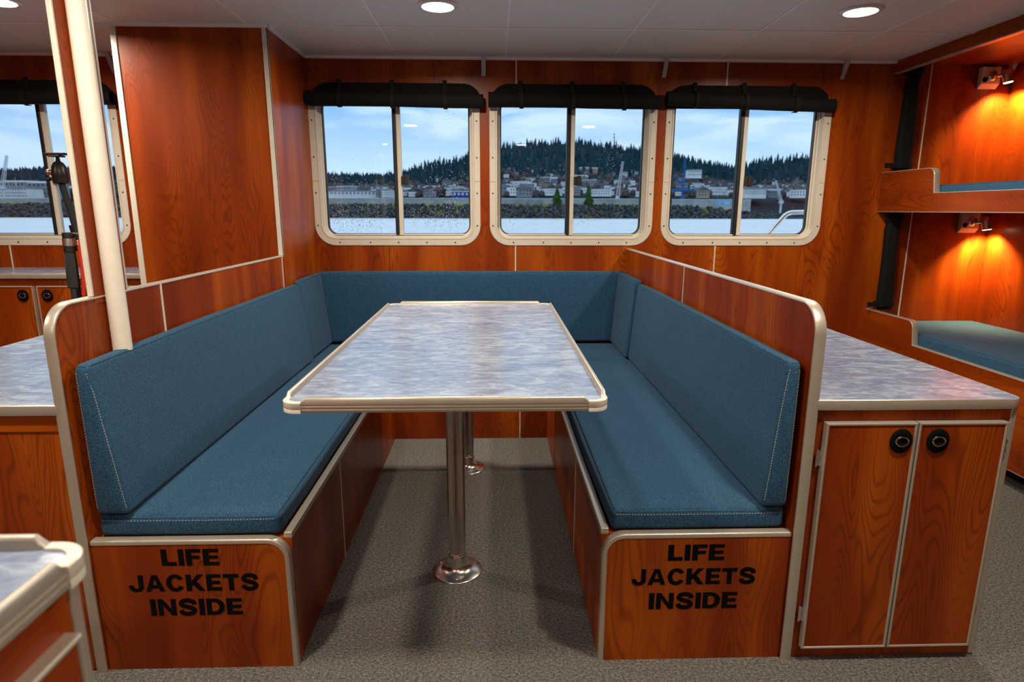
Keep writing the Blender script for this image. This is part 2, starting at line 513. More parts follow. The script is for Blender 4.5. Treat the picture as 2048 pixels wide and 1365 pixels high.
def window(idx, x0, x1, mull):
    w = sroot('window_%d' % idx, ((x0 + x1) / 2, YW, WZ0))
    def lp(ins, y, r0=0.120):
        return [(p[0], y, p[1]) for p in rrect(x0 + ins, x1 - ins, WZ0 + ins, WZ1 - ins, max(0.035, r0 - ins))]
    fr = MB().loops([lp(0, YW + 0.002), lp(0, YW - 0.004), lp(0.003, YW - 0.006), lp(0.034, YW - 0.006), lp(0.036, YW - 0.003),
                     lp(0.038, YW - 0.007), lp(0.045, YW - 0.007), lp(0.047, YW + 0.004), lp(0.049, YW + 0.028), lp(0.056, YW + 0.029),
                     lp(0.057, YW + 0.047), lp(0.063, YW + 0.049), lp(0.0645, YW + 0.08), lp(0.02, YW + 0.08), lp(0.02, YW + 0.002)])
    obj('frame', fr, FRAME, w, smooth=True, angle=30)
    obj('gasket', MB().loops([lp(0.0630, YW + 0.050), lp(0.0700, YW + 0.052), lp(0.0705, YW + 0.074), lp(0.062, YW + 0.074)], closed=True), RUBBER, w)
    zc = (WZ0 + WZ1) / 2
    # flange butt joints at mid height
    obj('frame_joint', MB().box(x0 + 0.002, x0 + 0.035, YW - 0.0066, YW - 0.004, 1.412, 1.4135).box(x1 - 0.035, x1 - 0.002, YW - 0.0066, YW - 0.004, 1.412, 1.4135), RUBBER, w)
    zb, zt = WZ0 + 0.062, WZ1 - 0.062
    ml = MB().box(mull - 0.032, mull - 0.014, YW + 0.030, YW + 0.062, zb, zt).box(mull - 0.036, mull - 0.020, YW + 0.040, YW + 0.074, zb, zt)
    obj('sash_stile', ml, RUBBER, w, bevel=0.002)
    obj('mullion', MB().box(mull - 0.013, mull + 0.012, YW + 0.034, YW + 0.066, zb, zt), FRAME, w, bevel=0.003)
    obj('track', MB().box(x0 + 0.09, x1 - 0.09, YW + 0.038, YW + 0.046, WZ0 + 0.060, WZ0 + 0.068), FRAME, w, bevel=0.001)
    obj('pane', MB().box(x0 + 0.066, mull - 0.02, YW + 0.062, YW + 0.066, WZ0 + 0.066, WZ1 - 0.066).box(mull + 0.008, x1 - 0.066, YW + 0.052, YW + 0.056, WZ0 + 0.066, WZ1 - 0.066), GLASS, w)
    lt = MB().box(mull + 0.010, mull + 0.034, YW + 0.020, YW + 0.050, 1.395, 1.446)
    lt.box(mull + 0.030, mull + 0.054, YW + 0.012, YW + 0.050, 1.390, 1.450)
    obj('latch', lt, BROWN, w, bevel=0.002)
    sc = []
    for f in (0.145, 0.330, 0.50, 0.672, 0.845): sc.append((x0 + (x1 - x0) * f, WZ0 + 0.019))
    for z in (1.155, 1.345, 1.550, 1.755): sc += [(x0 + 0.019, z), (x1 - 0.019, z)]
    for sx, sz in sc:
        s = MB().lathe([(0.0046, YW - 0.006), (0.0044, YW - 0.0080), (0.0028, YW - 0.0094), (0.0005, YW - 0.0098)], (sx, 0, sz), 'y', 10)
        obj('screw', s, DKMETAL, w, smooth=True)
    return w
window(1, WINS[1][0], WINS[1][1], -0.560)
window(2, WINS[2][0], WINS[2][1], 0.474)
window(3, WINS[3][0], WINS[3][1], 1.512)
window(4, WINS[0][0], WINS[0][1], -2.60)

def shade(x0, x1, straps, tilt, label, seed):
    rnd = random.Random(seed)
    t = thing('rolled_window_shade', ((x0 + x1) / 2, YW, 1.86), label, 'window shade', 'rolled black window shades')
    # flap over the head of the window, rounded like the frame
    fl = [(p[0], p[1]) for p in rrect(x0 + 0.008, x1 - 0.008, 1.70, 1.958, 0.110)]
    fl = [p for p in fl if p[1] > 1.83] + [(x0 + 0.008, 1.83), (x1 - 0.008, 1.83)]
    cx = (x0 + x1) / 2
    fl.sort(key=lambda p: math.atan2(p[1] - 1.86, p[0] - cx))
    obj('head_flap', MB().prism(fl, 'y', YW - 0.024, YW - 0.009), CANVAS, t, bevel=0.003)
    n = 44; L = []
    for i in range(n + 1):
        f = i / n; x = x0 + (x1 - x0) * f
        z = 1.862 + tilt * (f - 0.5); r = 0.039 + 0.0012 * math.sin(9 * f + seed) + rnd.uniform(-.0004, .0004)
        L.append([(x, YW - 0.052 + r * math.cos(2 * PI * q / 18) * 0.92, z + r * math.sin(2 * PI * q / 18)) for q in range(18)])
    for sgn, xx in ((0, x0), (1, x1)):
        src = L[0] if sgn == 0 else L[-1]
        cxz = (sum(p[1] for p in src) / 18, sum(p[2] for p in src) / 18)
        d = 0.02 if sgn == 0 else -0.02
        inner = [(p[0], cxz[0] + (p[1] - cxz[0]) * 0.72, cxz[1] + (p[2] - cxz[1]) * 0.72) for p in src]
        deep = [(p[0] + d, p[1], p[2]) for p in inner]
        if sgn == 0: L = [deep, inner] + L
        else: L = L + [inner, deep]
    obj('fabric_roll', MB().loops(L, True, True), CANVAS, t, smooth=True, angle=35)
    for sx in straps:
        f = (sx - x0) / (x1 - x0); z = 1.862 + tilt * (f - 0.5)
        pth = [(sx - 0.004, YW - 0.026, 1.972), (sx - 0.004, YW - 0.030, 1.955), (sx, YW - 0.032, z + 0.052)]
        for k in range(11):
            a = math.radians(68 + k * 22.5)
            pth.append((sx + 0.002 * k / 10, YW - 0.052 + 0.0395 * math.cos(a), z + 0.0430 * math.sin(a)))
        obj('tie_strap', MB().strip(pth, (1, 0, 0), 0.024, 0.004), BLACK2, t)
shade(-1.060, -0.056, (-0.876, -0.575, -0.274), -0.012, 'rolled black canvas shade over the left one of the three adjoining windows', 1)
shade(-0.028, 0.966, (0.161, 0.459, 0.754), -0.010, 'rolled black canvas shade over the middle one of the three adjoining windows', 2)
shade(1.000, 1.985, (1.172, 1.461, 1.754), -0.034, 'rolled black canvas shade over the right window, beside the bunks', 3)
shade(-3.160, -2.140, (-2.985, -2.615, -2.33), 0.0, 'rolled black canvas shade over the far left window, behind the cream pole', 4)

def bracket(x, label, y=YW):
    b = MB()
    b.prism([(y, ZC - 0.002), (y - 0.060, ZC - 0.002), (y, ZC - 0.098)], 'x', x - 0.0015, x + 0.0015)
    b.add([(x - .012, y - .003, ZC - .098), (x + .012, y - .003, ZC - .098), (x + .012, y - .060, ZC - .002), (x - .012, y - .060, ZC - .002),
           (x - .012, y, ZC - .098), (x + .012, y, ZC - .098), (x + .012, y - .055, ZC - .002), (x - .012, y - .055, ZC - .002)],
          [(0, 1, 2, 3), (7, 6, 5, 4), (0, 4, 5, 1), (1, 5, 6, 2), (2, 6, 7, 3), (3, 7, 4, 0)])
    tag(obj('ceiling_bracket', b, GREYP), label, 'bracket', 'grey brackets under the ceiling')
bracket(-0.054, 'small grey gusset bracket above the gap between left and middle window')
bracket(0.990, 'small grey gusset bracket above the gap between middle and right window')
bracket(2.040, 'small grey gusset bracket between the right window and the bunks')
bracket(-2.140, 'small grey gusset bracket at the far left, beside the tall locker')
bracket(3.030, 'small grey gusset bracket in the upper bunk corner beside its lamp')

# ------------------------------------------------------------------ tall locker in the corner left of the settee
BX0, BY0 = -1.795, 3.172
t = thing('tall_locker', ((BX0 + XL) / 2, BY0, 0), 'tall cherry wood locker with cream corner trims, left of the windows', 'locker')
obj('locker_body', MB().box(BX0, XL, BY0, YW - 0.001, 0, ZC - 0.001), WOOD, t)
obj('corner_trim', MB().box(XL - 0.024, XL + 0.003, BY0 - 0.004, BY0 + 0.004, ZP, ZC - 0.012).box(XL - 0.003, XL + 0.003, BY0 - 0.004, BY0 + 0.003, ZP, ZC - 0.012), CREAM, t, bevel=0.0015)
obj('corner_trim', MB().box(BX0 - 0.004, BX0 + 0.024, BY0 - 0.005, BY0 + 0.004, 0, ZC - 0.012), CREAM, t, bevel=0.002)

# ------------------------------------------------------------------ partitions
def partition(xi, xo, y1, front_r, joints, label, side):
    xm = (xi + xo) / 2; w = abs(xi - xo)
    t = thing('settee_partition', (xm, YP, 0), label, 'partition')
    path = fillet([(xm, y1, ZP - 0.006), (xm, YP + 0.005, ZP - 0.006), (xm, YP + 0.005, 0.0)], front_r, 10)
    poly = [(p[1], p[2]) for p in path] + [(y1, 0)]
    obj('panel', MB().prism(poly, 'x', min(xi, xo) + 0.0005, max(xi, xo) - 0.0005), WOOD, t)
    obj('edge_trim', MB().strip([Vector(p) for p in path], (1, 0, 0), w + 0.003, 0.006), ALU, t, smooth=True, angle=50)
    jm = MB()
    for yj, z0 in joints:
        jm.box(min(xi, xi + side * 0.003), max(xi, xi + side * 0.003), yj - 0.0035, yj + 0.0035, z0, ZP - 0.006)
    obj('joint_strip', jm, CREAM, t)
    return t
lp_ = partition(XL, XLo, BY0 - 0.006, 0.075, [(1.989, 0.46), (3.139, 0.46)], 'low cherry wood partition behind the left settee, cream rounded edge', 1)
rp_ = partition(XR, XRo, YW - 0.001, 0.075, [(2.585, 0.46)], 'low cherry wood partition between right settee and the worktop cabinet', -1)
# tall jamb on the left partition
t = thing('partition_jamb', (XL - .011, 1.735, 0), 'narrow floor-to-ceiling wood panel with cream edges behind the pole', 'panel')
obj('panel', MB().box(XL - 0.0125, XL + 0.0006, 1.659, 1.806, ZP - 0.02, ZC - 0.001), WOOD, t)
obj('edge_trim', MB().box(XL - 0.0130, XL + 0.0010, 1.652, 1.660, ZP + 0.0005, ZC - 0.001), CREAM, t, bevel=0.002)
obj('edge_trim', MB().box(XL - 0.0130, XL + 0.0010, 1.805, 1.815, ZP + 0.0005, ZC - 0.001), CREAM, t, bevel=0.002)
PX, PY = XL + 0.0258, 1.711
t = thing('grab_pole', (PX, PY, 0.87), 'round cream floor-to-ceiling pole at the left settee partition', 'pole')
obj('pole_tube', MB().lathe([(0.0243, 0.862), (0.0243, ZC - 0.001)], (PX, PY, 0), 'z', 36), POLEM, t, smooth=True)
obj('ceiling_collar', MB().lathe([(0.040, ZC - 0.006), (0.042, ZC - 0.004), (0.042, ZC - 0.0005)], (PX + 0.022, PY, 0), 'z', 32), CREAM, t, smooth=True)

# ------------------------------------------------------------------ lettering (heavy grotesque, cap height 1)
def cr_path(pts, n=8):
    out = []
    P = [pts[0]] + pts + [pts[-1]]
    for i in range(1, len(P) - 2):
        p0, p1, p2, p3 = P[i - 1], P[i], P[i + 1], P[i + 2]
        for k in range(n):
            t = k / n
            out.append(tuple(0.5 * ((2 * p1[j]) + (-p0[j] + p2[j]) * t + (2 * p0[j] - 5 * p1[j] + 4 * p2[j] - p3[j]) * t * t + (-p0[j] + 3 * p1[j] - 3 * p2[j] + p3[j]) * t ** 3) for j in (0, 1)))
    out.append(pts[-1]); return out
def stroke(pts, wd):
    q = []
    n = len(pts)
    for i, p in enumerate(pts):
        a = pts[max(i - 1, 0)]; b = pts[min(i + 1, n - 1)]
        dx, dy = b[0] - a[0], b[1] - a[1]; l = math.hypot(dx, dy) or 1
        w = wd(i / (n - 1)) / 2 if callable(wd) else wd / 2
        q.append(((p[0] - dy / l * w, p[1] + dx / l * w), (p[0] + dy / l * w, p[1] - dx / l * w)))
    return [[q[i][0], q[i + 1][0], q[i + 1][1], q[i][1]] for i in range(n - 1)]
def R_(x0, y0, x1, y1): return [(x0, y0), (x1, y0), (x1, y1), (x0, y1)]
def arc(cx, cy, rx, ry, a0, a1, n=28):
    return [(cx + rx * math.cos(math.radians(a0 + (a1 - a0) * i / n)), cy + ry * math.sin(math.radians(a0 + (a1 - a0) * i / n))) for i in range(n + 1)]
def band(outer, inner): return [[outer[i], outer[i + 1], inner[i + 1], inner[i]] for i in range(len(outer) - 1)]
S = 0.29
GL = {
 'L': (0.74, [R_(0, 0, S, 1), R_(S, 0, 0.74, 0.23)]),
 'I': (0.28, [R_(0, 0, 0.28, 1)]),
 'F': (0.74, [R_(0, 0, S, 1), R_(S, 0.78, 0.74, 1), R_(S, 0.40, 0.68, 0.60)]),
 'E': (0.79, [R_(0, 0, S, 1), R_(S, 0.79, 0.78, 1), R_(S, 0.40, 0.73, 0.60), R_(S, 0, 0.79, 0.21)]),
 'T': (0.84, [R_(0, 0.78, 0.84, 1), R_(0.285, 0, 0.555, 0.78)]),
 'N': (0.90, [R_(0, 0, 0.25, 1), R_(0.65, 0, 0.90, 1), [(0.25, 1), (0.25, 0.62), (0.65, 0), (0.65, 0.38)]]),
 'K': (0.98, [R_(0, 0, S, 1), [(S, 0.30), (S, 0.60), (0.62, 1), (0.95, 1)], [(0.36, 0.38), (0.55, 0.60), (0.98, 0), (0.67, 0)]]),
 'A': (1.00, [[(0, 0), (0.27, 0), (0.475, 0.72), (0.36, 1)], [(0.36, 1), (0.475, 0.72), (0.525, 0.72), (0.64, 1)], [(0.64, 1), (0.525, 0.72), (0.73, 0), (1.0, 0)], [(0.325, 0.18), (0.675, 0.18), (0.62, 0.385), (0.38, 0.385)]]),
 'C': (0.95, band(arc(0.48, 0.5, 0.48, 0.53, 28, 332), arc(0.49, 0.5, 0.215, 0.31, 35, 325))),
 'D': (0.90, [R_(0, 0, 0.26, 1), R_(0.26, 0.79, 0.42, 1), R_(0.26, 0, 0.42, 0.21)] + band(arc(0.42, 0.5, 0.48, 0.5, -90, 90), arc(0.40, 0.5, 0.23, 0.29, -90, 90))),
 'J': (0.78, [R_(0.51, 0.30, 0.78, 1)] + band(arc(0.39, 0.30, 0.39, 0.325, -180, 0), arc(0.39, 0.30, 0.12, 0.115, -180, 0)) + [R_(0.0, 0.30, 0.25, 0.38)]),
 'S': (0.94, stroke(cr_path([(0.82, 0.66), (0.76, 0.82), (0.60, 0.90), (0.42, 0.91), (0.24, 0.85), (0.165, 0.71), (0.24, 0.60), (0.44, 0.52), (0.66, 0.445), (0.785, 0.33), (0.74, 0.175), (0.55, 0.095), (0.38, 0.09), (0.20, 0.16), (0.13, 0.32)]), 0.245)),
}
def lettering(parent, lines, y, shear=0.0):
    for text, cx, z, h, width in lines:
        mb = MB()
        nat = sum(GL[c][0] for c in text); gap = 0.095
        tot = nat + gap * (len(text) - 1); sx = width / tot
        u = 0
        for c in text:
            for q in GL[c][1]:
                v = [(cx - width / 2 + (u + p[0]) * sx, y, z + p[1] * h) for p in q]
                v2 = [(a, y + 0.001, b) for a, _, b in v]
                n = len(v)
                mb.add(v + v2, [tuple(range(n))] + [(i, (i + 1) % n, n + (i + 1) % n, n + i) for i in range(n)])
            u += GL[c][0] + gap
        o = obj('lettering', mb, BLACK, parent); o['label'] = 'black capitals reading ' + text

# ------------------------------------------------------------------ settees
def settee(xp, xa, side, label, lines):
    """xp = partition side, xa = aisle side, side = +1 when the aisle is to the right"""
    t = thing('settee_base', ((xp + xa) / 2, YF, 0), label, 'bench', 'settee bases around the table')
    xa2 = xa - side * 0.012
    path = fillet([(xp + side * 0.002, YF + 0.0125, ZB - 0.012), (xa2, YF + 0.0125, ZB - 0.012), (xa2, YF + 0.0125, 0)], 0.048, 9)
    poly = [(p[0], p[2]) for p in path] + [(xp + side * 0.002, 0)]
    obj('front_panel', MB().prism(poly, 'y', YF, YF + 0.022), WOOD, t)
    sd = path if side < 0 else path
    obj('edge_trim', MB().strip(path if side > 0 else path, (0, 1, 0), 0.028, 0.012 if True else 0) if side > 0 else MB().strip(path, (0, -1, 0), 0.028, 0.012), ALU, t, smooth=True, angle=50)
    xs = sorted((xa, xa - side * 0.020))
    obj('side_panel', MB().box(xs[0], xs[1], YF + 0.027, YB + 0.0, 0, ZB - 0.014), WOOD, t)
    xs2 = sorted((xa + side * 0.002, xa - side * 0.020))
    obj('side_edge_trim', MB().box(xs2[0], xs2[1], YF + 0.027, YB + 0.0, ZB - 0.014, ZB + 0.004), ALU, t, bevel=0.002)
    xj = sorted((xa, xa + side * 0.002))
    obj('joint_strip', MB().box(xj[0], xj[1], 2.052, 2.058, 0, ZB - 0.014), CREAM, t)
    xt = sorted((xp + side * 0.002, xa - side * 0.021))
    obj('seat_board', MB().box(xt[0], xt[1], YF + 0.028, YB, ZB - 0.030, ZB - 0.012), WOOD, t)
    lettering(t, lines, YF - 0.0008)
    return t
settee(XL, BL, 1, 'cherry wood settee base under the left bench cushions, lettered LIFE JACKETS INSIDE',
       [('LIFE', -0.813, 0.3165, 0.0485, 0.152), ('JACKETS', -0.811, 0.2405, 0.0490, 0.345), ('INSIDE', -0.811, 0.1665, 0.0500, 0.246)])
settee(XR, BR, -1, 'cherry wood settee base under the right bench cushions, lettered LIFE JACKETS INSIDE',
       [('LIFE', 0.551, 0.3100, 0.0480, 0.156), ('JACKETS', 0.5485, 0.2365, 0.0490, 0.345), ('INSIDE', 0.551, 0.1610, 0.0500, 0.248)])
t = thing('settee_base', (-0.13, YB, 0), 'low cherry wood base of the back bench, under the windows beyond the table', 'bench', 'settee bases around the table')
obj('front_panel', MB().box(BL - 0.02, BR + 0.02, YB + 0.001, YB + 0.02, 0, ZB - 0.014), WOOD, t)
obj('edge_trim', MB().box(BL - 0.02, BR + 0.02, YB - 0.001, YB + 0.02, ZB - 0.014, ZB + 0.004), ALU, t, bevel=0.002)
obj('joint_strip', MB().box(0.139, 0.145, YB - 0.001, YB + 0.002, 0, ZB - 0.014), CREAM, t)
obj('seat_board', MB().box(XL + 0.002, XR - 0.002, YB + 0.021, YW - 0.002, ZB - 0.030, ZB - 0.012), WOOD, t)

# ------------------------------------------------------------------ cushions
def samples(h, r, step=0.035):
    e = [0, 0.12, 0.3, 0.55, 0.8, 1.0]
    a = [-h + r * q for q in e]
    n = max(2, int((2 * h - 2 * r) / step))
    mid = [-(h - r) + (2 * h - 2 * r) * i / n for i in range(1, n)]
    return a + mid + [-q for q in reversed(a)]
def cushion_mesh(c8, r, puff):
    """c8: corners b0..b3, t0..t3 (counter-clockwise seen from above); rounded, slightly crowned box"""
    c = [Vector(p) for p in c8]
    dims = ((c[1] - c[0]).length, (c[3] - c[0]).length, (c[4] - c[0]).length)
    h = [d / 2 for d in dims]
    ax = [samples(h[i], r) for i in range(3)]
    verts = {}; vl = []; fl = []
    def vid(ix, iy, iz):
        k = (ix, iy, iz)
        if k in verts: return verts[k]
        p = Vector((ax[0][ix], ax[1][iy], ax[2][iz]))
        q = Vector([max(-(h[i] - r), min(h[i] - r, p[i])) for i in range(3)])
        d = p - q
        if d.length > 1e-9: p2 = q + d.normalized() * r
        else: p2 = p
        u = [p[i] / h[i] for i in range(3)]
        for i in range(3):
            if abs(abs(u[i]) - 1) < 1e-6:
                j, k2 = [m for m in range(3) if m != i]
                amp = puff * (1 - u[j] ** 4) * (1 - u[k2] ** 4) * (0.25 if i == 2 and u[2] < 0 else 1)
                wv = Vector((ax[0][ix] * 5, ax[1][iy] * 5, c[0].x * 3 + c[0].y))
                p2[i] += math.copysign(amp * (1 + 0.5 * mnoise.noise(wv)), u[i])
        f = [(p2[i] / h[i] + 1) / 2 for i in range(3)]
        b = (c[0] * (1 - f[0]) + c[1] * f[0]) * (1 - f[1]) + (c[3] * (1 - f[0]) + c[2] * f[0]) * f[1]
        tt = (c[4] * (1 - f[0]) + c[5] * f[0]) * (1 - f[1]) + (c[7] * (1 - f[0]) + c[6] * f[0]) * f[1]
        vl.append(tuple(b * (1 - f[2]) + tt * f[2])); verts[k] = len(vl) - 1
        return verts[k]
    n = [len(a) for a in ax]
    for i in range(3):
        j, k = [m for m in range(3) if m != i]
        for side in (0, n[i] - 1):
            for a in range(n[j] - 1):
                for b in range(n[k] - 1):
                    q = []
                    for da, db in ((0, 0), (1, 0), (1, 1), (0, 1)):
                        idx = [0, 0, 0]; idx[i] = side; idx[j] = a + da; idx[k] = b + db
                        q.append(vid(*idx))
                    fl.append(tuple(q))
    mb = MB(); mb.v = vl; mb.f = fl
    return mb
def stitches(pts, step=0.0075, L=0.0045, r=0.0006):
    mb = MB()
    for a, b in zip(pts[:-1], pts[1:]):
        a, b = Vector(a), Vector(b); d = (b - a); n = max(1, int(d.length / step)); dn = d.normalized()
        for i in range(n):
            p = a + d * (i / n)
            mb.tube([p, p + dn * L], r * 1.5, 4)
    return mb
from mathutils.bvhtree import BVHTree
def on_surface(mb, path, lift, step=0.02):
    bvh = BVHTree.FromPolygons(mb.v, mb.f); c = sum((Vector(v) for v in mb.v), Vector()) / len(mb.v)
    out = []
    for a, b in zip(path[:-1], path[1:]):
        a, b = Vector(a), Vector(b); n = max(1, int((b - a).length / step))
        for i in range(n + (1 if b == Vector(path[-1]) else 0)):
            p, nr, _, _ = bvh.find_nearest(a + (b - a) * i / n)
            if nr.dot(p - c) < 0: nr = -nr
            out.append(p + nr * lift)
    return out
def cushion(name, c8, label, group, seam_paths=(), stitch_paths=(), r=0.017, puff=0.006, cat='cushion'):
    c = [Vector(p) for p in c8]
    base = sum(c[:4], Vector()) / 4
    t = thing(name, tuple(base), label, cat, group)
    cm = cushion_mesh(c8, r, puff)
    obj('cover', cm, DENIM, t, smooth=True, angle=180)
    if seam_paths:
        mb = MB()
        for p in seam_paths: mb.tube(on_surface(cm, p, 0.0002), 0.0013, 6)
        obj('piping', mb, SEAM, t, smooth=True)
    if stitch_paths:
        for p in stitch_paths: obj('stitching', stitches(on_surface(cm, p, 0.0005, 0.05)), THREAD, t)
    return t
def box8(x0, x1, y0, y1, z0, z1): return [(x0, y0, z0), (x1, y0, z0), (x1, y1, z0), (x0, y1, z0), (x0, y0, z1), (x1, y0, z1), (x1, y1, z1), (x0, y1, z1)]
ZS = 0.447
SG = 'blue denim seat cushions of the settee'; BG = 'blue denim back cushions of the settee'
for (x0, x1, lab) in ((XL + 0.008, BL - 0.027, 'long blue denim seat cushion on the left settee'), (BR + 0.027, XR - 0.008, 'long blue denim seat cushion on the right settee')):
    sgn = 1 if x0 < -0.6 else -1
    xa = x1 - 0.006 if sgn > 0 else x0 + 0.006
    cushion('seat_cushion', box8(x0, x1, YF + 0.032, YB - 0.008, ZB - 0.008, ZS), lab, SG,
            [[(xa, YF + 0.040, ZS + 0.002), (xa, YB - 0.02, ZS + 0.002)], [(x0 + 0.01, YF + 0.028, ZS - 0.004), (x1 - 0.01, YF + 0.028, ZS - 0.004)]],
            [[(x0 + 0.012, YF + 0.024, ZS - 0.012), (x1 - 0.012, YF + 0.024, ZS - 0.012)]])
cushion('seat_cushion', box8(XL + 0.008, XR - 0.008, YB + 0.006, YW - 0.095, ZB - 0.008, ZS), 'wide blue denim seat cushion across the back, under the windows', SG)
def bolster(xo, xt, xb, y0, y1, label, zt=0.865, st=True):
    s = 1 if xt > xo else -1
    z0 = ZS + 0.008
    b = [(xo, y0, z0), (xb, y0, z0), (xb, y1, z0), (xo, y1, z0), (xo, y0, zt), (xt, y0, zt), (xt, y1, zt), (xo, y1, zt)]
    if s < 0:
        b = [(xb, y0, z0), (xo, y0, z0), (xo, y1, z0), (xb, y1, z0), (xt, y0, zt), (xo, y0, zt), (xo, y1, zt), (xt, y1, zt)]
    i = 0.006
    seams = [[(xt - s * 0.003, y0 + 0.012, zt - 0.004), (xt - s * 0.003, y1 - 0.012, zt - 0.004)]]
    stp = [[(xt - s * 0.005, y0 + 0.0015, zt - 0.020), (xb - s * 0.006, y0 + 0.0015, z0 + 0.018)]] if st else []
    if st:
        stp.append([(xo + s * 0.005, y0 + 0.0015, zt - 0.020), (xo + s * 0.005, y0 + 0.0015, z0 + 0.018)])
        seams.append([(xo + s * 0.006, y0 + 0.004, zt - 0.004), (xt - s * 0.006, y0 + 0.004, zt - 0.004)])
    cushion('back_cushion', b, label, BG, seams, stp, r=0.014, puff=0.005)
bolster(XL + 0.016, -1.020, -0.967, YF + 0.018, YB - 0.004, 'long wedge-shaped blue denim back cushion on the left settee')
bolster(XR - 0.013, 0.765, 0.728, YF + 0.018, YB - 0.004, 'long wedge-shaped blue denim back cushion on the right settee')
bolster(XL + 0.016, -1.024, -0.980, YB + 0.008, 3.668, 'short blue denim corner cushion at the far end of the left settee', 0.878, False)
bolster(XR - 0.013, 0.747, 0.715, YB + 0.008, 3.668, 'short blue denim corner cushion at the far end of the right settee', 0.878, False)
z0 = ZS + 0.006
cushion('back_cushion', [(XL + .012, 3.686, z0), (XR - .008, 3.686, z0), (XR - .008, YW - .012, z0), (XL + .012, YW - .012, z0),
                         (XL + .012, 3.672, .882), (XR - .008, 3.672, .882), (XR - .008, YW - .012, .882), (XL + .012, YW - .012, .882)],
        'wide dark blue denim back cushion against the wall under the windows', BG, [[(-1.0, 3.674, 0.880), (0.74, 3.674, 0.880)]], r=0.014, puff=0.004)

# ------------------------------------------------------------------ table with raised fiddle edge
def top_slab(x0, x1, y0, y1, zt, r, parent, name='table_top', gap=0.010):
    lo = rrect(x0 + gap, x1 - gap, y0 + gap, y1 - gap, r - gap, 8)
    obj(name, MB().prism(lo, 'z', zt - 0.020, zt), LAMIN, parent)
    # ribbed aluminium edge extrusion
    z0 = zt - 0.021
    prof = [(0.012, z0), (0.001, z0), (0.0, z0 + 0.002), (0.0, z0 + 0.007), (0.0018, z0 + 0.008), (0.0018, z0 + 0.010), (0.0, z0 + 0.011),
            (0.0, zt - 0.006), (0.0018, zt - 0.005), (0.0018, zt - 0.003), (0.0, zt - 0.002), (0.0005, zt + 0.001), (0.003, zt + 0.0022), (0.009, zt + 0.0022), (0.0115, zt), (0.012, zt - 0.004)]
    L = [[(p[0], p[1], z) for p in rrect(x0 + a, x1 - a, y0 + a, y1 - a, r - a, 8)] for a, z in prof]
    obj('edge_trim', MB().loops(L, closed=True), ALU, parent, smooth=True, angle=35)
def fiddle(mb, a, b, zt, inward, h=0.014):
    """raised rail from a to b (2-D) with chamfered ends"""
    a, b = Vector((a[0], a[1], 0)), Vector((b[0], b[1], 0)); d = (b - a).normalized(); n = Vector((inward[0], inward[1], 0))
    L = []
    ch = 0.012
    for q, hh in ((a, 0.001), (a + d * ch * 0.55, h * 0.6), (a + d * ch, h), (b - d * ch, h), (b - d * ch * 0.55, h * 0.6), (b, 0.001)):
        z = zt
        sec = [(0.0, z - 0.001), (0.0, z + hh * 0.75), (0.0015, z + hh * 0.94), (0.0035, z + hh), (0.0065, z + hh), (0.0085, z + hh * 0.94), (0.010, z + hh * 0.75), (0.0115, z - 0.001)]
        L.append([q + n * u + Vector((0, 0, w)) for u, w in sec])
    mb.loops(L, True, True)
    return mb
def fiddles(x0, x1, y0, y1, zt, r, parent, off):
    for a, b, n in (((x0 + off, y0), (x1 - off, y0), (0, 1)), ((x0 + off, y1), (x1 - off, y1), (0, -1)),
                    ((x0, y0 + off), (x0, y1 - off), (1, 0)), ((x1, y0 + off), (x1, y1 - off), (-1, 0))):
        obj('fiddle_rail', fiddle(MB(), a, b, zt, n), ALU, parent, smooth=True, angle=40)
    rr = r
    for cx, cy, a0 in ((x1 - r, y0 + r, -PI / 2), (x1 - r, y1 - r, 0), (x0 + r, y1 - r, PI / 2), (x0 + r, y0 + r, PI)):
        L = []
        ang = [a0 + PI / 2 * k / 10 for k in range(11)]
        def pt(a, rad, z): return (cx + rad * math.cos(a), cy + rad * math.sin(a), z)
        prof = [(rr - 0.013, zt - 0.001), (rr - 0.0125, zt + 0.0028), (rr - 0.001, zt + 0.0035), (rr + 0.0012, zt + 0.002), (rr + 0.0012, zt - 0.0125), (rr + 0.0006, zt - 0.0135), (rr + 0.0012, zt - 0.0145), (rr + 0.0012, zt - 0.0225), (rr - 0.013, zt - 0.0225)]
        for a in ang: L.append([pt(a, rd, z) for rd, z in prof])
        # straight lead-ins
        d0 = Vector((math.sin(ang[0]), -math.cos(ang[0]), 0)) * (off - r); d1 = Vector((-math.sin(ang[-1]), math.cos(ang[-1]), 0)) * (off - r)
        L = [[Vector(p) + d0 for p in L[0]]] + L + [[Vector(p) + d1 for p in L[-1]]]
        obj('corner_cap', MB().loops(L, True, True), CREAM, parent, smooth=True, angle=35)
ZT = 0.817
TX0, TX1, TY0, TY1 = -0.488, 0.265, 1.341, 2.850
t = thing('dining_table', (-0.134, 2.39, 0), 'blue mottled laminate dining table with raised metal edge on two pedestals', 'table')
top_slab(TX0, TX1, TY0, TY1, ZT, 0.036, t)
fiddles(TX0, TX1, TY0, TY1, ZT, 0.036, t, 0.047)
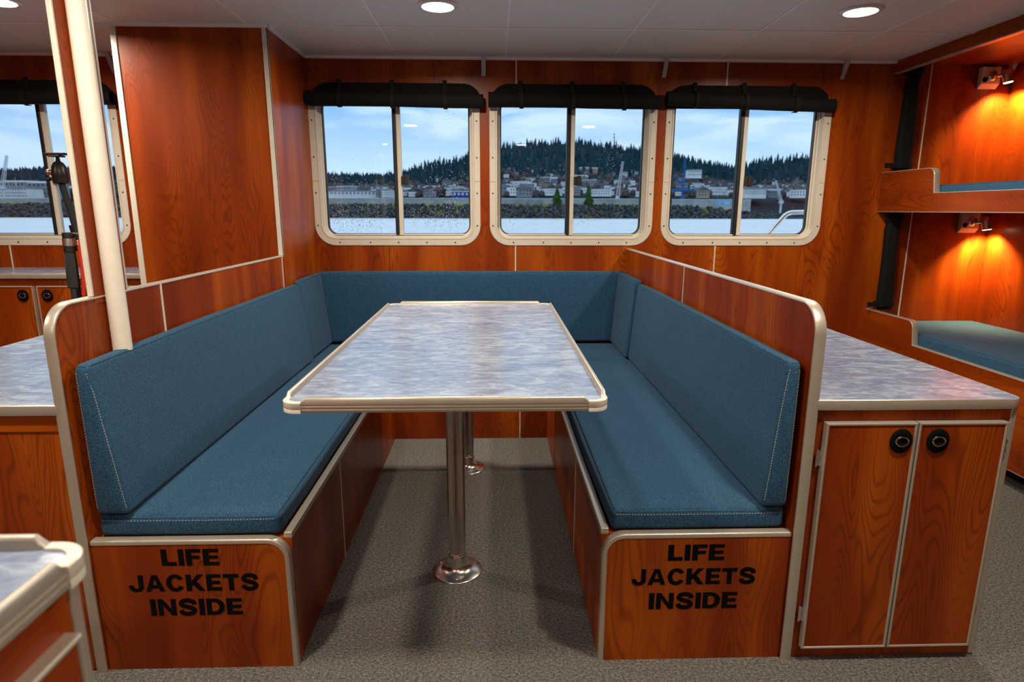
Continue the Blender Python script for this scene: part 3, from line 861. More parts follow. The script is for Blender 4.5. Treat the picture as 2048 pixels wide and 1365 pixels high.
for py in (1.956, 2.836):
    px = -0.133
    L = []
    def ring(z, r0):
        return [(px + (r0 - (0.0014 if i % 2 else 0)) * math.cos(2 * PI * i / 80), py + (r0 - (0.0014 if i % 2 else 0)) * math.sin(2 * PI * i / 80), z) for i in range(80)]
    pd = obj('pedestal', MB().loops([ring(0.055, 0.0305), ring(ZT - 0.022, 0.0305)], True, True), ALUD, t, smooth=True, angle=20)
    obj('flange', MB().lathe([(0.088, 0.0), (0.088, 0.003), (0.085, 0.006), (0.060, 0.010), (0.048, 0.014), (0.040, 0.022), (0.036, 0.034), (0.0345, 0.060), (0.0335, 0.064), (0.0325, 0.066), (0.030, 0.066)], (px, py, 0), 'z', 48), STEEL, pd, smooth=True, angle=60)
    obj('collar_ring', MB().lathe([(0.0315, 0.066), (0.0325, 0.068), (0.0325, 0.072), (0.0310, 0.074)], (px, py, 0), 'z', 40), CHROME, pd, smooth=True)
    for k in range(6):
        a = 2 * PI * k / 6 - PI / 2
        sx, sy = px + 0.072 * math.cos(a), py + 0.072 * math.sin(a)
        obj('screw', MB().lathe([(0.0050, 0.0075), (0.0048, 0.0100), (0.003, 0.0112), (0.0005, 0.0115)], (sx, sy, 0), 'z', 12), CHROME, pd, smooth=True)
    obj('top_plate', MB().lathe([(0.06, ZT - 0.026), (0.06, ZT - 0.022)], (px, py, 0), 'z', 32), STEEL, pd)

# ------------------------------------------------------------------ cabinets beside the settees
def latch(parent, c, axis, s=1.0):
    """round black pull latch with an oval chrome ring; axis = outward direction"""
    c = Vector(c); n = Vector(axis); up = Vector((0, 0, 1)); u = up.cross(n).normalized()
    def ell(a, b, d, k=32): return [c + u * (a * s * math.cos(2 * PI * i / k)) + up * (b * s * math.sin(2 * PI * i / k)) + n * d for i in range(k)]
    o = obj('latch', MB().loops([ell(.0295, .033, 0), ell(.0295, .033, .0030), ell(.0275, .031, .0045), ell(.0205, .018, .0050), ell(.019, .0155, .003)], True, True), BLACK, parent, smooth=True, angle=40)
    L = []
    for i in range(36):
        a = 2 * PI * i / 36; p = c + u * (0.0165 * s * math.cos(a)) + up * (0.0125 * s * math.sin(a)) + n * 0.0058
        rd = (u * math.cos(a) * 1.0 + up * math.sin(a)).normalized()
        L.append([p + rd * (0.0022 * s * math.cos(q * PI / 4)) + n * (0.0022 * s * math.sin(q * PI / 4)) for q in range(8)])
    ring = obj('pull_ring', MB().loops(L, closed=True), CHROME, o, smooth=True)
    return o
def door_y(parent, x0, x1, z0, z1, yf, name='door', lx=None, lz=None, mat=None, hinge_x=None, hinge_z=(), s=1.0, th=0.018):
    d = obj(name, MB().box(x0 + 0.006, x1 - 0.006, yf + 0.0015, yf + th, z0 + 0.006, z1 - 0.006), mat or WOOD, parent)
    fr = MB()
    prof = [(0, 0.0), (0, th), (0.007, th), (0.007, 0.001), (0.0055, -0.0012), (0.002, -0.0015)]
    L = [[(x0 + a, yf + b, z0 + a), (x1 - a, yf + b, z0 + a), (x1 - a, yf + b, z1 - a), (x0 + a, yf + b, z1 - a)] for a, b in prof]
    fr.loops(L, closed=True)
    obj('door_trim', fr, ALU, d)
    if lx is not None: latch(d, (lx, yf, lz), (0, -1, 0), s)
    for hz in hinge_z:
        sg = -1 if hinge_x < (x0 + x1) / 2 else 1
        h = MB()
        xa, xb = sorted((hinge_x, hinge_x + sg * 0.013))
        h.prism([(xa, hz - .026), (xb, hz - .018), (xb, hz - .008), (xb - .004, hz - .006), (xb - .004, hz + .006), (xb, hz + .008), (xb, hz + .018), (xa, hz + .026)], 'y', yf + th - 0.008, yf + th - 0.0045)
        h.lathe([(0.0032, hz - 0.022), (0.0032, hz + 0.022)], (hinge_x, yf + th - 0.009, 0), 'z', 12)
        hg = obj('hinge', h, CHROME, d, smooth=True, angle=30)
    return d
# right-hand cabinet
KZ, KX1, KY1 = 0.771, 1.384, 2.60
yc = 1.497
t = thing('base_cabinet', (1.10, yc, 0), 'cherry wood two-door base cabinet right of the right settee', 'cabinet')
obj('body', MB().box(XRo + 0.002, 1.372, yc, KY1 - 0.01, 0.004, KZ - 0.0275), WOOD, t)
obj('corner_trim', MB().box(1.359, 1.374, yc - 0.003, yc + 0.012, 0.004, KZ - 0.028), ALU, t, bevel=0.002)
door_y(t, 0.860, 1.1005, 0.043, 0.711, yc - 0.020, lx=1.060, lz=0.662, hinge_x=0.859, hinge_z=(0.612, 0.148))
door_y(t, 1.1045, 1.342, 0.043, 0.711, yc - 0.020, lx=1.158, lz=0.662, hinge_x=1.343, hinge_z=(0.640, 0.185))
def worktop(x0, x1, y0, y1, z, r_front_right, r_front_left, label, th=0.0265):
    t = thing('worktop', ((x0 + x1) / 2, y0, z - th), label, 'worktop')
    pts = fillet([(x0, y1, 0), (x0, y0, 0), (x1, y0, 0), (x1, y1, 0)], [0, r_front_left, r_front_right, 0], 7)
    poly = [(p[0], p[1]) for p in pts]
    obj('surface', MB().prism(poly, 'z', z - th, z), LAMIN, t)
    pth = [Vector((p[0], p[1], z - th / 2)) for p in pts]
    obj('edge_trim', MB().strip(pth, (0, 0, 1), th + 0.001, 0.004), ALU, t, smooth=True, angle=50)
    return t
worktop(XRo + 0.002, KX1 - 0.004, 1.488, KY1, KZ, 0.03, 0.0, 'blue mottled worktop on the two-door cabinet, right of the settee')
# left-hand cabinet
LX0 = -1.746
t = thing('base_cabinet', (-1.42, yc, 0), 'cherry wood base cabinet with plain front, left of the left settee', 'cabinet')
obj('body', MB().box(LX0 + 0.012, XLo - 0.002, yc, 2.45, 0.004, KZ - 0.0275), WOOD, t)
obj('top_rail', MB().box(LX0 + 0.012, XLo - 0.002, yc - 0.003, yc + 0.002, 0.700, KZ - 0.0275), WOODX, t)
worktop(LX0 + 0.004, XLo - 0.002, 1.488, 2.46, KZ, 0.0, 0.03, 'blue mottled worktop left of the left settee partition')

# counter under the far left window
CZ, CY = 0.905, 3.387
t = thing('wall_counter_cabinet', (-2.85, CY + 0.014, 0), 'cherry wood cabinet row under the far left window, black round latches', 'cabinet')
obj('body', MB().box(-3.898, BX0 - 0.006, CY + 0.018, YW - 0.002, 0.004, CZ - 0.028), WOOD, t)
for (a, b, lx) in ((-3.87, -3.425, -3.49), (-3.415, -2.97, -3.35), (-2.955, -2.507, -2.562), (-2.488, -2.045, -2.432), (-2.03, -1.83, None)):
    door_y(t, a, b, 0.08, 0.838, CY + 0.000, lx=lx, lz=0.787, s=1.0)
t = worktop(-3.898, BX0 - 0.006, CY, YW - 0.001, CZ, 0.0, 0.0, 'long blue worktop under the far left window')

# foreground counter, close to the lens
FZ = 0.900
FX1, FY1 = -0.424, 0.606
FX0, FY0 = -1.35, -0.90
t = thing('galley_cabinet', (FX1 - .02, FY1, 0), 'cherry wood galley cabinet in the bottom left corner, out of focus', 'cabinet')
obj('body', MB().box(FX0, FX1 - 0.022, FY0, FY1 - 0.012, 0.004, FZ - 0.0225), WOOD, t)
obj('corner_trim', MB().box(FX1 - 0.036, FX1 - 0.019, FY1 - 0.024, FY1 - 0.009, 0.004, FZ - 0.021), ALU, t, bevel=0.002)
def door_x(parent, y0, y1, z0, z1, xf):
    d = obj('door', MB().box(xf, xf + 0.015, y0 + 0.006, y1 - 0.006, z0 + 0.006, z1 - 0.006), WOOD, parent)
    prof = [(0, 0.0), (0, 0.016), (0.002, 0.0185), (0.0055, 0.018), (0.007, 0.016), (0.007, 0.0)]
    L = [[(xf + b, y0 + a, z0 + a), (xf + b, y1 - a, z0 + a), (xf + b, y1 - a, z1 - a), (xf + b, y0 + a, z1 - a)] for a, b in prof]
    obj('door_trim', MB().loops(L, closed=True), ALU, d)
    latch(d, (xf + 0.0155, y1 - 0.055, z1 - 0.062), (1, 0, 0))
    return d
door_x(t, 0.06, FY1 - 0.036, 0.08, FZ - 0.080, FX1 - 0.022)
t = thing('galley_counter', (FX1 - .4, FY1 - .4, FZ - .021), 'blurred blue counter corner with raised cream edge, bottom left foreground', 'worktop')
top_slab(FX0, FX1, FY0, FY1, FZ, 0.036, t, 'surface')
fiddles(FX0, FX1, FY0, FY1, FZ, 0.036, t, 0.047)

# ------------------------------------------------------------------ bunks
BY_END = 0.95
def bunk(name, zt, zl, zbm, label, board_mat):
    t = thing(name, (XB, (YW + BY_END) / 2, zbm), label, 'bunk', 'built-in bunks on the right')
    pts = fillet([(XB + .016, YW - 0.001, zt), (XB + .016, 3.318, zt), (XB + .016, 3.296, zl), (XB + .016, BY_END, zl)], [0, 0.045, 0.006, 0], 8)
    poly = [(p[1], p[2]) for p in pts] + [(BY_END, zbm), (YW - 0.001, zbm)]
    obj('front_board', MB().prism(poly, 'x', XB, XB + 0.032), board_mat, t)
    obj('top_edge_trim', MB().strip(pts, (1, 0, 0), 0.034, 0.004), ALU, t, smooth=True, angle=50)
    obj('bottom_edge_trim', MB().box(XB - 0.001, XB + 0.033, BY_END, YW - 0.001, zbm - 0.004, zbm), ALU, t)
    obj('deck', MB().box(XB + 0.032, XH - 0.001, BY_END, YW - 0.001, zl - 0.085, zl - 0.06), WOODY, t)
    obj('end_panel', MB().box(XB, XH - 0.001, BY_END - 0.022, BY_END - 0.001, zbm, zt), WOOD, t)
    return t
lo = bunk('lower_bunk', 0.640, 0.506, 0.092, 'lower built-in bunk with cherry wood front board, beside the worktop', WOODY)
obj('toe_kick', MB().box(2.545, XH - 0.001, BY_END, YW - 0.001, 0.001, 0.42), WOODY, lo)
obj('underside', MB().box(XB + 0.033, 2.545, BY_END, YW - 0.001, 0.092, 0.11), WOODY, lo)
bunk('upper_bunk', 1.473, 1.342, 1.245, 'upper built-in bunk with cherry wood front board under the ceiling', WOODY)
def mattress(z0, z1, label):
    cushion('bunk_mattress', box8(XB + 0.040, XH - 0.012, BY_END + 0.02, YW - 0.010, z0, z1), label, 'blue bunk mattresses',
            [[(XB + 0.046, BY_END + 0.05, z1 - 0.004), (XB + 0.046, YW - 0.04, z1 - 0.004)]], (), r=0.016, puff=0.004, cat='mattress')
mattress(0.446, 0.566, 'blue mattress on the lower bunk, lit by the reading lamp')
mattress(1.282, 1.386, 'blue mattress on the upper bunk, only its edge visible')
t = thing('bunk_soffit', (XB, 2.3, 2.035), 'dark cherry wood fascia along the ceiling above the upper bunk', 'fascia')
obj('fascia_board', MB().box(XB, XB + 0.028, BY_END, YW - 0.001, 2.038, ZC - 0.001), WOODY, t)
obj('edge_trim', MB().box(XB - 0.001, XB + 0.029, BY_END, YW - 0.001, 2.032, 2.038), ALU, t)
obj('niche_ceiling', MB().box(XB + 0.028, XH - 0.001, BY_END, YW - 0.001, ZC - 0.010, ZC - 0.001), WOODY, t)

def reading_lamp(x, z, label, power):
    t = thing('reading_lamp', (x, YW, z), label, 'lamp', 'brass-toned reading lamps in the bunks')
    obj('back_plate', MB().prism([(YW - 0.0005, z - 0.058), (YW - 0.004, z - 0.060), (YW - 0.030, z - 0.034), (YW - 0.030, z + 0.060), (YW - 0.0005, z + 0.060)], 'x', x - 0.056, x + 0.056), FRAME, t, bevel=0.002)
    obj('switch', MB().lathe([(0.014, YW - 0.030), (0.014, YW - 0.034), (0.012, YW - 0.035)], (x - 0.034, 0, z - 0.012), 'y', 24), BLACK, t, smooth=True)
    obj('swivel_base', MB().lathe([(0.030, YW - 0.030), (0.029, YW - 0.036), (0.022, YW - 0.043), (0.012, YW - 0.046), (0.001, YW - 0.047)], (x + 0.008, 0, z + 0.010), 'y', 32), CHROME, t, smooth=True)
    obj('swivel_arm', MB().tube([(x + 0.010, YW - 0.043, z + 0.008), (x + 0.014, YW - 0.066, z + 0.004), (x + 0.040, YW - 0.080, z + 0.006)], 0.008, 12), CHROME, t, smooth=True)
    hx, hy = x + 0.046, YW - 0.084
    a = Vector((0.16, -0.10, -1)).normalized(); top = Vector((hx, hy, z + 0.040))
    rr = [0.010, 0.022, 0.027, 0.028, 0.0265, 0.0255]
    dd = [0.0, 0.004, 0.014, 0.035, 0.062, 0.078]
    hd = obj('lamp_head', MB().tube([top + a * d for d in dd], rr, 28), STEEL, t, smooth=True, angle=60)
    c = top + a * 0.0785
    obj('lens', MB().tube([c, c + a * 0.002], 0.0225, 24), LENSW, hd)
    ld = bpy.data.lights.new('reading_beam', 'SPOT'); ld.energy = power; ld.color = (1.0, 0.62, 0.26)
    ld.spot_size = math.radians(128); ld.spot_blend = 0.75; ld.shadow_soft_size = 0.02
    l = bpy.data.objects.new('reading_beam', ld); COL.objects.link(l)
    l.parent = t; l.location = c + a * 0.008 - Vector((x, YW, z))
    l.rotation_mode = 'QUATERNION'; l.rotation_quaternion = Vector((0.16, 0.12, -1)).normalized().to_track_quat('-Z', 'Y')
reading_lamp(2.910, 2.012, 'lit reading lamp on a cream plate in the upper bunk corner', 80.0)
reading_lamp(2.925, 1.176, 'lit reading lamp on a cream plate under the upper bunk', 70.0)

def tied_curtain(z0, z1, label, seed):
    t = thing('tied_privacy_curtain', (2.43, YW - 0.05, z0), label, 'curtain', 'tied black privacy curtains in the bunks')
    L = []; n = 16
    for i in range(n + 1):
        f = i / n; z = z0 + (z1 - z0) * f
        w = 0.050 + 0.006 * math.sin(5 * f + seed) - (0.010 if f < 0.12 else 0)
        cx = 2.437 + 0.008 * math.sin(3 * f + seed) + 0.012 * (f > 0.85)
        L.append([(cx + w * math.cos(2 * PI * q / 20) * (1 + 0.06 * math.sin(3 * 2 * PI * q / 20 + f * 2)), YW - 0.045 + 0.030 * math.sin(2 * PI * q / 20) * (1 + 0.12 * math.cos(5 * 2 * PI * q / 20)), z) for q in range(20)])
    obj('curtain_bundle', MB().loops(L, True, True), CANVAS, t, smooth=True, angle=50)
    zs = z0 + 0.035
    L = [[(2.437 + (0.062 + dr) * math.cos(2 * PI * q / 24), YW - 0.045 + (0.036 + dr) * math.sin(2 * PI * q / 24), zs + dz) for q in range(24)] for dr, dz in ((0, -.014), (.002, -.014), (.002, .014), (0, .014))]
    obj('tie_strap', MB().loops(L, closed=True).box(2.315, 2.385, YW - 0.078, YW - 0.074, zs - 0.014, zs + 0.014), CANVAS, t)
    L = [[(2.441 + (0.057 + dr) * math.cos(2 * PI * q / 24), YW - 0.045 + (0.036 + dr) * math.sin(2 * PI * q / 24), z1 - 0.05 + dz) for q in range(24)] for dr, dz in ((0, -.012), (.002, -.012), (.002, .012), (0, .012))]
    obj('tie_strap', MB().loops(L, closed=True), CANVAS, t)
tied_curtain(1.476, 2.088, 'black privacy curtain tied upright at the foot of the upper bunk', 0.4)
tied_curtain(0.645, 1.250, 'black privacy curtain tied upright at the foot of the lower bunk', 1.7)

# ------------------------------------------------------------------ tripod beyond the left worktop
def tripod():
    X, Y = -1.786, 2.72
    t = thing('camera_tripod', (X, Y, 0), 'folded black camera tripod with red wrist cord standing beyond the left worktop', 'tripod')
    L = X; X = X - 0.037
    hd = MB().lathe([(0.022, 1.352), (0.030, 1.358), (0.030, 1.385), (0.031, 1.392), (0.029, 1.405), (0.026, 1.424), (0.018, 1.438), (0.009, 1.444), (0.006, 1.462)], (X, Y, 0), 'z', 24)
    b = obj('ball_head', hd, DKMETAL, t, smooth=True, angle=50)
    obj('quick_release_plate', MB().box(X - 0.026, X + 0.020, Y - 0.022, Y + 0.022, 1.461, 1.468).box(X - 0.040, X + 0.038, Y - 0.019, Y + 0.019, 1.469, 1.478).box(X - 0.052, X - 0.034, Y - 0.006, Y + 0.006, 1.466, 1.473), DKMETAL, b, bevel=0.002)
    obj('knob', MB().lathe([(0.004, 0), (0.004, -0.012), (0.012, -0.012), (0.013, -0.020), (0.010, -0.026)], (X - 0.028, Y, 1.400), 'x', 16), STEEL, b, smooth=True)
    obj('knob', MB().lathe([(0.004, 0), (0.004, -0.010), (0.008, -0.010), (0.009, -0.022)], (X - 0.026, Y - 0.008, 1.372), 'x', 16), DKMETAL, b, smooth=True)
    X = L
    obj('centre_column', MB().tube([(X + 0.004, Y, 1.12), (X - 0.036, Y, 1.356)], 0.0125, 20), FOAM, t, smooth=True, angle=60)
    obj('column_collar', MB().tube([(X - 0.001, Y, 1.150), (X - 0.006, Y, 1.182)], 0.023, 20), DKMETAL, t, smooth=True)
    obj('shoulder', MB().prism([(X - .045, Y - .026), (X + .052, Y - .030), (X + .060, Y + .012), (X - .01, Y + .045)], 'z', 1.126, 1.152), STEEL, t, bevel=0.005)
    for k, (ax, ay, bx, by) in enumerate(((-0.012, -0.048, 0.02, -0.16), (-0.045, 0.020, -0.10, 0.11), (0.050, 0.020, 0.12, 0.10))):
        def P(f): return (X + ax + (bx - ax) * f, Y + ay + (by - ay) * f, 1.140 - 1.136 * f)
        def Q(z): return P((1.140 - z) / 1.136)
        lg = obj('leg', MB().tube([Q(1.140), Q(0.06)], 0.0105, 14), FOAM if k == 0 else DKMETAL, t, smooth=True, angle=50)
        obj('leg_yoke', MB().tube([Q(1.150), Q(1.070)], 0.019, 14), DKMETAL, lg, smooth=True, angle=50)
        if k == 0: obj('foam_grip', MB().tube([Q(1.068), Q(1.058), Q(0.930), Q(0.920)], [0.015, 0.0195, 0.0195, 0.017], 18), FOAM, lg, smooth=True, angle=50)
        obj('clip_ring', MB().tube([Q(1.125), Q(1.095)], 0.0205, 16), STEEL, lg, smooth=True, angle=50)
        for z in (0.845, 0.46):
            obj('leg_lock', MB().tube([Q(z + .02), Q(z - .02)], 0.0165, 16).box(Q(z)[0] - .022, Q(z)[0] - .006, Q(z)[1] - .012, Q(z)[1] + .004, z - .018, z + .012), DKMETAL, lg, smooth=True, angle=40)
        obj('rubber_foot', MB().tube([Q(0.06), Q(0.004)], [0.014, 0.012], 14), RUBBER, lg, smooth=True, angle=50)
    pts = [(X + 0.026, Y - 0.034, 1.128), (X + 0.026, Y - 0.04, 1.10), (X + 0.027, Y - 0.044, 1.06), (X + 0.030, Y - 0.046, 1.01), (X + 0.028, Y - 0.048, 0.95), (X + 0.020, Y - 0.05, 0.885)]
    obj('wrist_cord', MB().tube(pts, [0.003, 0.003, 0.0075, 0.008, 0.008, 0.007], 8), RED, t, smooth=True)
tripod()

# ------------------------------------------------------------------ raindrops on the glass
def drops(x0, x1, spots, seed, label):
    rnd = random.Random(seed); mb = MB()
    for n, fx, fz, sx, sz, rmin, rmax in spots:
        for _ in range(n):
            x = x0 + (x1 - x0) * (fx + rnd.gauss(0, 1) * sx); z = 1.11 + 0.72 * (fz + rnd.gauss(0, 1) * sz)
            if not (x0 + 0.01 < x < x1 - 0.01 and 1.112 < z < 1.82): continue
            r = rnd.uniform(rmin, rmax) * 1.25; y = YW + 0.0665
            ring = [(x + r * math.cos(a * PI / 3), y, z + r * 1.15 * math.sin(a * PI / 3)) for a in range(6)]
            r2 = [(x + r * .6 * math.cos(a * PI / 3), y + r * .55, z + r * .7 * math.sin(a * PI / 3)) for a in range(6)]
            mb.loops([ring, r2], True, True)
    tag(obj('raindrops', mb, DROP), label, 'water drops', kind='stuff')
drops(-0.995, -0.60, [(330, .28, .20, .22, .16, .0010, .0021), (230, .15, .15, .09, .14, .0010, .0022), (160, .6, .14, .15, .09, .001, .002), (60, .5, .45, .25, .2, .0008, .0014), (25, .5, .8, .3, .15, .0008, .0012)], 3, 'rain specks on the left pane of the left window of the three')
drops(-0.54, -0.155, [(160, .6, .13, .25, .05, .0011, .0022), (150, .65, .32, .2, .18, .0011, .0021), (90, .3, .13, .2, .05, .0010, .0018), (40, .5, .5, .3, .2, .0009, .0015), (25, .6, .95, .2, .03, .0010, .0016)], 4, 'rain specks on the right pane of the left window of the three')
drops(0.05, 0.43, [(40, .12, .10, .09, .06, .0010, .0020), (45, .3, .52, .2, .12, .0009, .0018), (12, .8, .2, .1, .1, .001, .002)], 5, 'rain specks on the left pane of the middle window')
drops(0.50, 0.885, [(45, .58, .62, .14, .08, .0010, .0021), (30, .1, .12, .06, .05, .001, .002), (30, .6, .4, .25, .18, .001, .002)], 6, 'rain specks on the right pane of the middle window')
drops(1.55, 1.90, [(22, .5, .3, .3, .2, .0010, .0019)], 7, 'few rain specks on the right pane of the window beside the bunks')
drops(1.10, 1.47, [(30, .75, .28, .15, .15, .0010, .0019)], 8, 'few rain specks on the left pane of the window beside the bunks')

# ------------------------------------------------------------------ outside
def flat(name, c1, c2, scale, rough=0.95, stretch=(1, 1, 1)):
    m, nt, b = mat_new(name)
    f = noise(nt, pos(nt, tuple(scale * s for s in stretch)), 1.0, 4, 0.6)
    nt.links.new(ramp(nt, f, [(0.35, c1), (0.65, c2)]), b.inputs['Base Color'])
    b.inputs['Roughness'].default_value = rough; b.inputs['Specular IOR Level'].default_value = 0.1
    return m
def water_mat():
    m, nt, b = mat_new('harbour_water')
    f = noise(nt, pos(nt, (0.8, 0.16, 1)), 1.0, 5, 0.65)
    nt.links.new(ramp(nt, f, [(0.3, (0.60, 0.70, 0.76)), (0.7, (0.92, 0.95, 0.96))]), b.inputs['Base Color'])
    b.inputs['Roughness'].default_value = 0.35
    bump(nt, b, f, 0.5, 0.4)
    return m
WZ = -1.75
wtr = MB(); wtr.add([(-1500, 6, WZ), (1500, 6, WZ), (1500, 261.9, WZ), (-1500, 261.9, WZ)], [(0, 1, 2, 3)])
tag(obj('harbour_water', wtr, water_mat()), 'pale rippled harbour water outside the windows', 'water', kind='stuff')
ROCK = flat('riprap_stone', (0.012, 0.018, 0.022), (0.10, 0.12, 0.13), 0.9)
GRASS = flat('breakwater_grass', (0.05, 0.09, 0.02), (0.24, 0.26, 0.05), 0.12)
CONIF = flat('hazed_conifer', (0.006, 0.030, 0.045), (0.028, 0.080, 0.100), 0.05)  # bluish distance haze is mixed into the foliage colour
HILLM = flat('hazed_wooded_slope', (0.005, 0.020, 0.030), (0.024, 0.042, 0.052), 0.012)  # teal tone has the far haze painted in, no volume is used
NEARG = flat('young_conifer', (0.012, 0.045, 0.012), (0.05, 0.12, 0.03), 0.8)
BARE = flat('bare_trees', (0.045, 0.050, 0.055), (0.12, 0.105, 0.10), 0.05)
WHITEH = flat('white_siding', (0.66, 0.70, 0.74), (0.88, 0.90, 0.92), 0.05)
GREYH = flat('grey_siding', (0.20, 0.24, 0.28), (0.32, 0.35, 0.38), 0.05)
TANH = flat('tan_siding', (0.30, 0.26, 0.20), (0.42, 0.36, 0.28), 0.05)
BRICK = flat('red_brick', (0.28, 0.055, 0.035), (0.38, 0.09, 0.06), 0.05)
ROOFM = flat('slate_roof', (0.06, 0.075, 0.09), (0.13, 0.15, 0.17), 0.05)
TEALH = flat('green_roof', (0.08, 0.28, 0.24), (0.12, 0.36, 0.30), 0.05)
BLUEP = flat('blue_crane_paint', (0.02, 0.14, 0.40), (0.04, 0.20, 0.50), 0.5)
WHITEP = flat('white_crane_paint', (0.6, 0.65, 0.7), (0.75, 0.8, 0.82), 0.5)
CONC = flat('concrete', (0.22, 0.25, 0.27), (0.34, 0.36, 0.36), 0.15)
WINDK = flat('dark_windows', (0.02, 0.03, 0.04), (0.05, 0.06, 0.08), 0.3)
rnd = random.Random(11)

def fx(px, Y): return (px - 986.0) / 1252.0 * Y       # bearing measured in the photograph -> metres at range Y
def fz(py, Y): return 1.25 + (420.0 - py) / 1280.0 * Y
struct('ground', MB().box(-1500, 1500, 262.8, 470, WZ - 1, WZ + 1.2), HILLM)
# riprap breakwater
BY = 219.0
bx1 = fx(1592, BY)
core = MB()
prof = [(BY + 1, WZ - 0.5), (BY + 5.5, 2.7), (BY + 8, 3.0), (BY + 22, 3.45), (BY + 36, WZ - 1)]
sect = []
for i in range(61):
    x = -330 + (bx1 + 330) * i / 60
    k = 1.0 if x < bx1 - 42 else max(0.02, 1 - ((x - (bx1 - 42)) / 42) ** 1.6)
    sect.append([(x, y, WZ + (z - WZ) * k if z > WZ else z) for y, z in prof])
core.loops(sect, True, True)
obj_core = tag(obj('breakwater_bank', core, GRASS), 'low grassy breakwater across the water, topped by two young conifers', 'breakwater', kind='structure')
rk = MB()
ico = bmesh.new(); bmesh.ops.create_icosphere(ico, subdivisions=1, radius=1.0)
iv = [v.co.copy() for v in ico.verts]; iface = [tuple(v.index for v in f.verts) for f in ico.faces]; ico.free()
for _ in range(5600):
    f = rnd.random()
    x = rnd.uniform(-300, bx1 + 6)
    k = 1.0 if x < bx1 - 42 else max(0.04, 1 - ((min(x, bx1 - .1) - (bx1 - 42)) / 42) ** 1.6)
    h = rnd.random(); yy = BY + 0.2 + 5.2 * h; zz = WZ + (4.75 * h) * k
    s = rnd.uniform(0.35, 0.85)
    q = Matrix.Rotation(rnd.uniform(0, 6.28), 3, Vector((rnd.random(), rnd.random(), rnd.random() + .1)).normalized())
    sc3 = Vector((rnd.uniform(.8, 1.5), rnd.uniform(.7, 1.1), rnd.uniform(.5, .95))) * s
    rk.add([tuple(q @ Vector((v.x * sc3.x, v.y * sc3.y, v.z * sc3.z)) * 1.0 + Vector((x, yy, zz))) for v in iv], iface)
tag(obj('riprap_rocks', rk, ROCK), 'dark boulders piled along the breakwater at the waterline', 'rocks', kind='stuff')

def conifer_mb(h, r, tiers, seg, seed, x=0, y=0, z=0, mb=None, jag=0.25, trunk=True):
    rd = random.Random(seed); mb = mb or MB()
    if trunk: mb.lathe([(r * 0.07, 0), (r * 0.04, h * 0.5)], (x, y, z), 'z', 5)
    for k in range(tiers):
        f0 = 0.06 + 0.86 * k / tiers; f1 = min(1.0, f0 + 1.75 / tiers + 0.04)
        rr = r * (1 - f0) ** 0.9 + r * 0.04
        ring = []
        a0 = rd.uniform(0, 6)
        for i in range(seg):
            q = rr * (1 - jag * rd.random()) if i % 2 == 0 else rr * (0.62 - 0.1 * rd.random())
            a = a0 + 2 * PI * i / seg
            ring.append((x + q * math.cos(a), y + q * math.sin(a), z + h * (f0 - 0.03 * rd.random())))
        b = len(mb.v); mb.v += ring + [(x, y, z + h * f1), (x, y, z + h * (f0 + .06))]
        for i in range(seg):
            j = (i + 1) % seg
            mb.f.append((b + i, b + j, b + seg)); mb.f.append((b + j, b + i, b + seg + 1))
    return mb
# two young conifers on the breakwater
for px, hh, rr_, lab in ((1176, 8.6, 2.9, 'dark green young conifer on the breakwater, right and taller one of the pair'), (1113, 7.2, 3.0, 'dark green young conifer on the breakwater, left one of the pair, behind the mullion')):
    X = fx(px, BY + 6)
    t = thing('young_conifer', (X, BY + 6, 2.0), lab, 'tree', 'young conifers on the breakwater')
    obj('foliage', conifer_mb(hh, rr_, 13, 22, px, X, BY + 6, 2.0, trunk=False, jag=0.4), NEARG, t)
    obj('trunk', MB().lathe([(0.22, 2.0), (0.1, hh * 0.6)], (X, BY + 6, 0), 'z', 8), BARE, t)

# town and wooded hill: the slope is built as bearing fans from the shore (450 m) to the crest (1400 m)
SKY = [(-900, 330), (-500, 345), (0, 352), (60, 350), (120, 346), (300, 340), (500, 352), (640, 356), (760, 357), (815, 352), (850, 340), (870, 334), (900, 330), (935, 322), (1002, 303), (1040, 297), (1090, 294), (1140, 291), (1180, 294), (1220, 297), (1250, 304), (1283, 305), (1350, 318), (1400, 330), (1440, 336), (1475, 341), (1500, 335), (1530, 330), (1580, 326), (1627, 320), (1800, 318), (2300, 330), (2900, 345)]
def sky(px):
    for (a, b), (c, d) in zip(SKY[:-1], SKY[1:]):
        if a <= px <= c: return b + (d - b) * (px - a) / (c - a)
    return 345
def slope(px, s):
    Y = 450 + 950 * s
    ang = (398 + (sky(px) - 398) * s ** 1.0)
    return fx(px, Y), Y, fz(ang, Y)
hill = MB(); rows = 22; cols = 150
for j in range(rows + 1):
    for i in range(cols + 1):
        px = -880 + 3780 * i / cols; s = j / rows
        x, y, z = slope(px, s)
        z += 3 * mnoise.noise(Vector((x * .01, y * .01, 0))) * min(1, s * 3)
        if j == 0: z = WZ - 1
        hill.v.append((x, y, z))
for j in range(rows):
    for i in range(cols):
        a = j * (cols + 1) + i; hill.f.append((a, a + 1, a + cols + 2, a + cols + 1))
tag(obj('hillside', hill, HILLM, smooth=True, angle=180), 'dark wooded hillside behind the waterfront town', 'hill', kind='structure')
